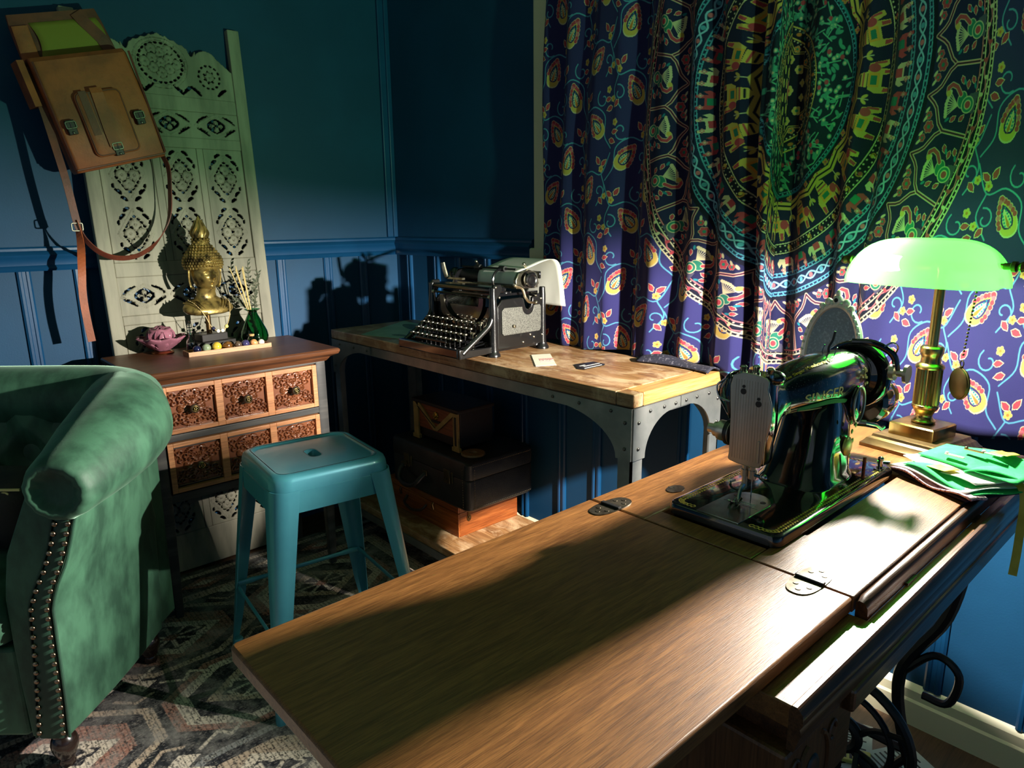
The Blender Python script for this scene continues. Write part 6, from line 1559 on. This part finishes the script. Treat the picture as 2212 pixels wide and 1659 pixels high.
# ---------------------------------------------------------------- leather satchel hung high on the wall
m_lea = P('tan_leather', lin(158, 78, 36), .55, col2=lin(128, 62, 28), vs=14, bs=160, bst=.25)
m_lead = P('red_brown_leather', lin(112, 52, 34), .55, col2=lin(86, 40, 28), vs=18, bs=160, bst=.25)
m_lin = P('green_lining', lin(124, 116, 38), .8, bs=200, bst=.2)
m_buc = P('dark_buckle', lin(120, 116, 104), .35, .95)
bag = thing('leather_satchel', 'tan leather satchel with its flap open, hanging high on the left wall', 'bag', (-2.50, .57, 1.45))
BM = Matrix.Translation((-2.425, .485, 1.315)) @ Matrix.Rotation(R_(14), 4, 'X')      # local: x to the room, y along the bag, z up it
def bg(): q = MB(); q.T = BM; return q
q = bg()
L = []
for z, x0, x1, y0, y1 in ((0, -.058, .010, .004, .258), (.012, -.060, .018, .0, .262), (.15, -.060, .022, .0, .262), (.30, -.058, .010, -.002, .256), (.312, -.052, -.002, -.002, .254)):
    L.append([(x, y, z) for x, y in rrect(x0, x1, y0, y1, .012, 4)])
q.loft(L); q.build('body', m_lea, bag, smooth=40)
q = bg(); q.tube([(.020, .004, z) for z in np.linspace(.012, .30, 8)], .003, 6).tube([(.021, .258, z) for z in np.linspace(.012, .30, 8)], .003, 6).tube([(.016, y, .008) for y in np.linspace(.004, .258, 8)], .003, 6); q.build('piping', m_lead, bag)
q = bg(); q.loft([[(x, y, z) for x, y in rrect(-.078, -.066, y0, y1, .004, 2)] for z, y0, y1 in ((.20, .0, .255), (.30, -.002, .256), (.40, .0, .242), (.432, .004, .235))]); q.build('flap', m_lead, bag, smooth=30)
q = bg(); q.grid(lambda u, v: (-.0655+.006*math.sin(PI*v), .048+u*.178+.012*math.sin(v*3), .310+v*.098), 10, 8); q.build('lining', m_lin, bag, smooth=60, solid=.002)
q = bg(); q.loft([[(x, y, z) for x, y in rrect(-.066, -.058, y0, y1, .003, 2)] for z, y0, y1 in ((.18, -.004, .040), (.31, -.002, .044), (.402, .004, .046))]); q.build('flap_edge', m_lea, bag, smooth=30)
q = bg(); q.strap([(-.058, .236, .306), (-.058, .222, .35), (-.060, .190, .402), (-.062, .180, .425)], .034, .003, (0, .9, .4)); q.build('flap_strap', m_lead, bag, smooth=0)
q = bg(); q.loft([[(-.06+x, y, z) for x, y in ((0, -.004), (.06, -.012), (.066, -.03), (.0, -.034))] for z in (.19, .31)]); q.build('gusset', m_lea, bag, smooth=40)
q = bg(); q.loft([[(x, y, z) for y, z in rrect(.066+i, .192-i, .030+i, .208-i, .016, 5)] for x, i in ((.020, 0), (.030, 0), (.034, .005))]); pk = q.build('pocket', m_lea, bag, smooth=40)
q = bg(); q.tube([(.034, y, z) for y, z in rrect(.070, .188, .034, .204, .014, 5)], .0018, 6, closed=True); q.build('pocket_piping', m_lead, pk)
q = bg(); q.strap([(.034, .128, .215), (.0375, .128, .20), (.0375, .124, .10), (.0375, .124, .052)], .032, .003, (0, 1, 0)); q.build('pocket_tab', m_lea, pk, smooth=0)
q = bg(); q.box(.0335, .0355, .080, .100, .09, .21).box(.0335, .0350, .104, .110, .095, .205); q.build('pocket_strap', m_lead, pk, smooth=0)
def buckle(y, z):
    q = bg(); q.tube([(.0385, y+a, z+c) for a, c in rrect(-.013, .013, -.009, .009, .003, 3)], .002, 6, closed=True); q.tube([(.039, y, z+.009), (.040, y, z-.010)], .0014, 6); bk = q.build('buckle', m_buc, bag)
    q = bg(); q.box(.021, .0375, y-.012, y+.012, z-.026, z+.014); q.build('buckle_tab', m_dark, bk, smooth=0, bev=.002)
    q = bg(); q.sph((.039, y, z-.0215), (.003, .0042, .0042), 10, 6); q.build('rivet', m_buc, bk)
buckle(.030, .128); buckle(.218, .125); buckle(.128, .052)
X0 = -2.415
q = MB(); q.strap(spline([(-2.45, .412, 1.60), (-2.44, .426, 1.52), (-2.43, .440, 1.42), (X0, .455, 1.30), (X0, .466, 1.19), (X0, .472, 1.155)], 6), .020, .003, (0, 1, .0)); q.build('shoulder_strap', m_lead, bag, smooth=0)
q = MB(); q.strap(spline([(X0, .468, 1.175), (X0, .482, 1.13), (X0+.005, .515, 1.09), (X0+.01, .557, 1.072), (X0+.012, .61, 1.075), (X0+.01, .665, 1.105), (X0, .705, 1.15), (X0-.005, .728, 1.20), (X0-.008, .738, 1.27), (X0-.01, .742, 1.34), (-2.44, .732, 1.385), (-2.47, .70, 1.50), (-2.49, .66, 1.60)], 6), .018, .003, [(.35+.65*min(1, abs(i-30)/26), .3, .6) for i in range(73)]); q.build('shoulder_strap', m_lead, bag, smooth=0)
q = MB(); q.strap(spline([(X0, .466, 1.185), (X0-.003, .470, 1.12), (X0-.005, .463, 1.04), (X0, .455, .97), (X0+.004, .455, .90), (X0+.004, .460, .826)], 6), .021, .003, [(.9-.9*min(1, i/14), .2+.8*min(1, i/14), 0) for i in range(31)]); q.build('strap_tail', m_lea, bag, smooth=0)
q = MB(); q.tube([(X0+.004, .466+a, 1.165+c) for a, c in rrect(-.014, .014, -.011, .011, .004, 3)], .002, 6, closed=True).tube([(X0+.005, .466, 1.177), (X0+.005, .472, 1.150)], .0014, 6); q.build('strap_buckle', m_buc, bag)
# ---------------------------------------------------------------- daylight outside the window, camera, view
w = bpy.data.worlds.new('dusk_sky'); S.world = w; w.use_nodes = True
bgn = w.node_tree.nodes['Background']; bgn.inputs['Color'].default_value = (.72, .86, 1, 1); bgn.inputs['Strength'].default_value = SKY_E
RM = ((.671852179, .161874575, -.722780238), (.740607751, -.160932419, .652380958), (-.010714882, -.973600215, -.228008362))
cam = bpy.data.cameras.new('camera'); co = bpy.data.objects.new('camera', cam); COL.objects.link(co)
cam.sensor_fit = 'HORIZONTAL'; cam.sensor_width = 36; cam.lens = 1508.68*36/2212; cam.clip_start = .02
M4 = Matrix([[RM[i][0], -RM[i][1], -RM[i][2], (0, 0, 1.17)[i]] for i in range(3)]+[[0, 0, 0, 1]])
co.matrix_world = M4; S.camera = co
S.view_settings.view_transform = 'Standard'; S.view_settings.look = 'None'; S.view_settings.gamma = 1; S.view_settings.use_curve_mapping = False
S.view_settings.exposure = EXPO
c = S.cycles
c.use_denoising = True; c.max_bounces = 8; c.diffuse_bounces = 4; c.glossy_bounces = 4; c.transmission_bounces = 8; c.transparent_max_bounces = 12
c.sample_clamp_indirect = 6; c.caustics_reflective = False; c.caustics_refractive = False
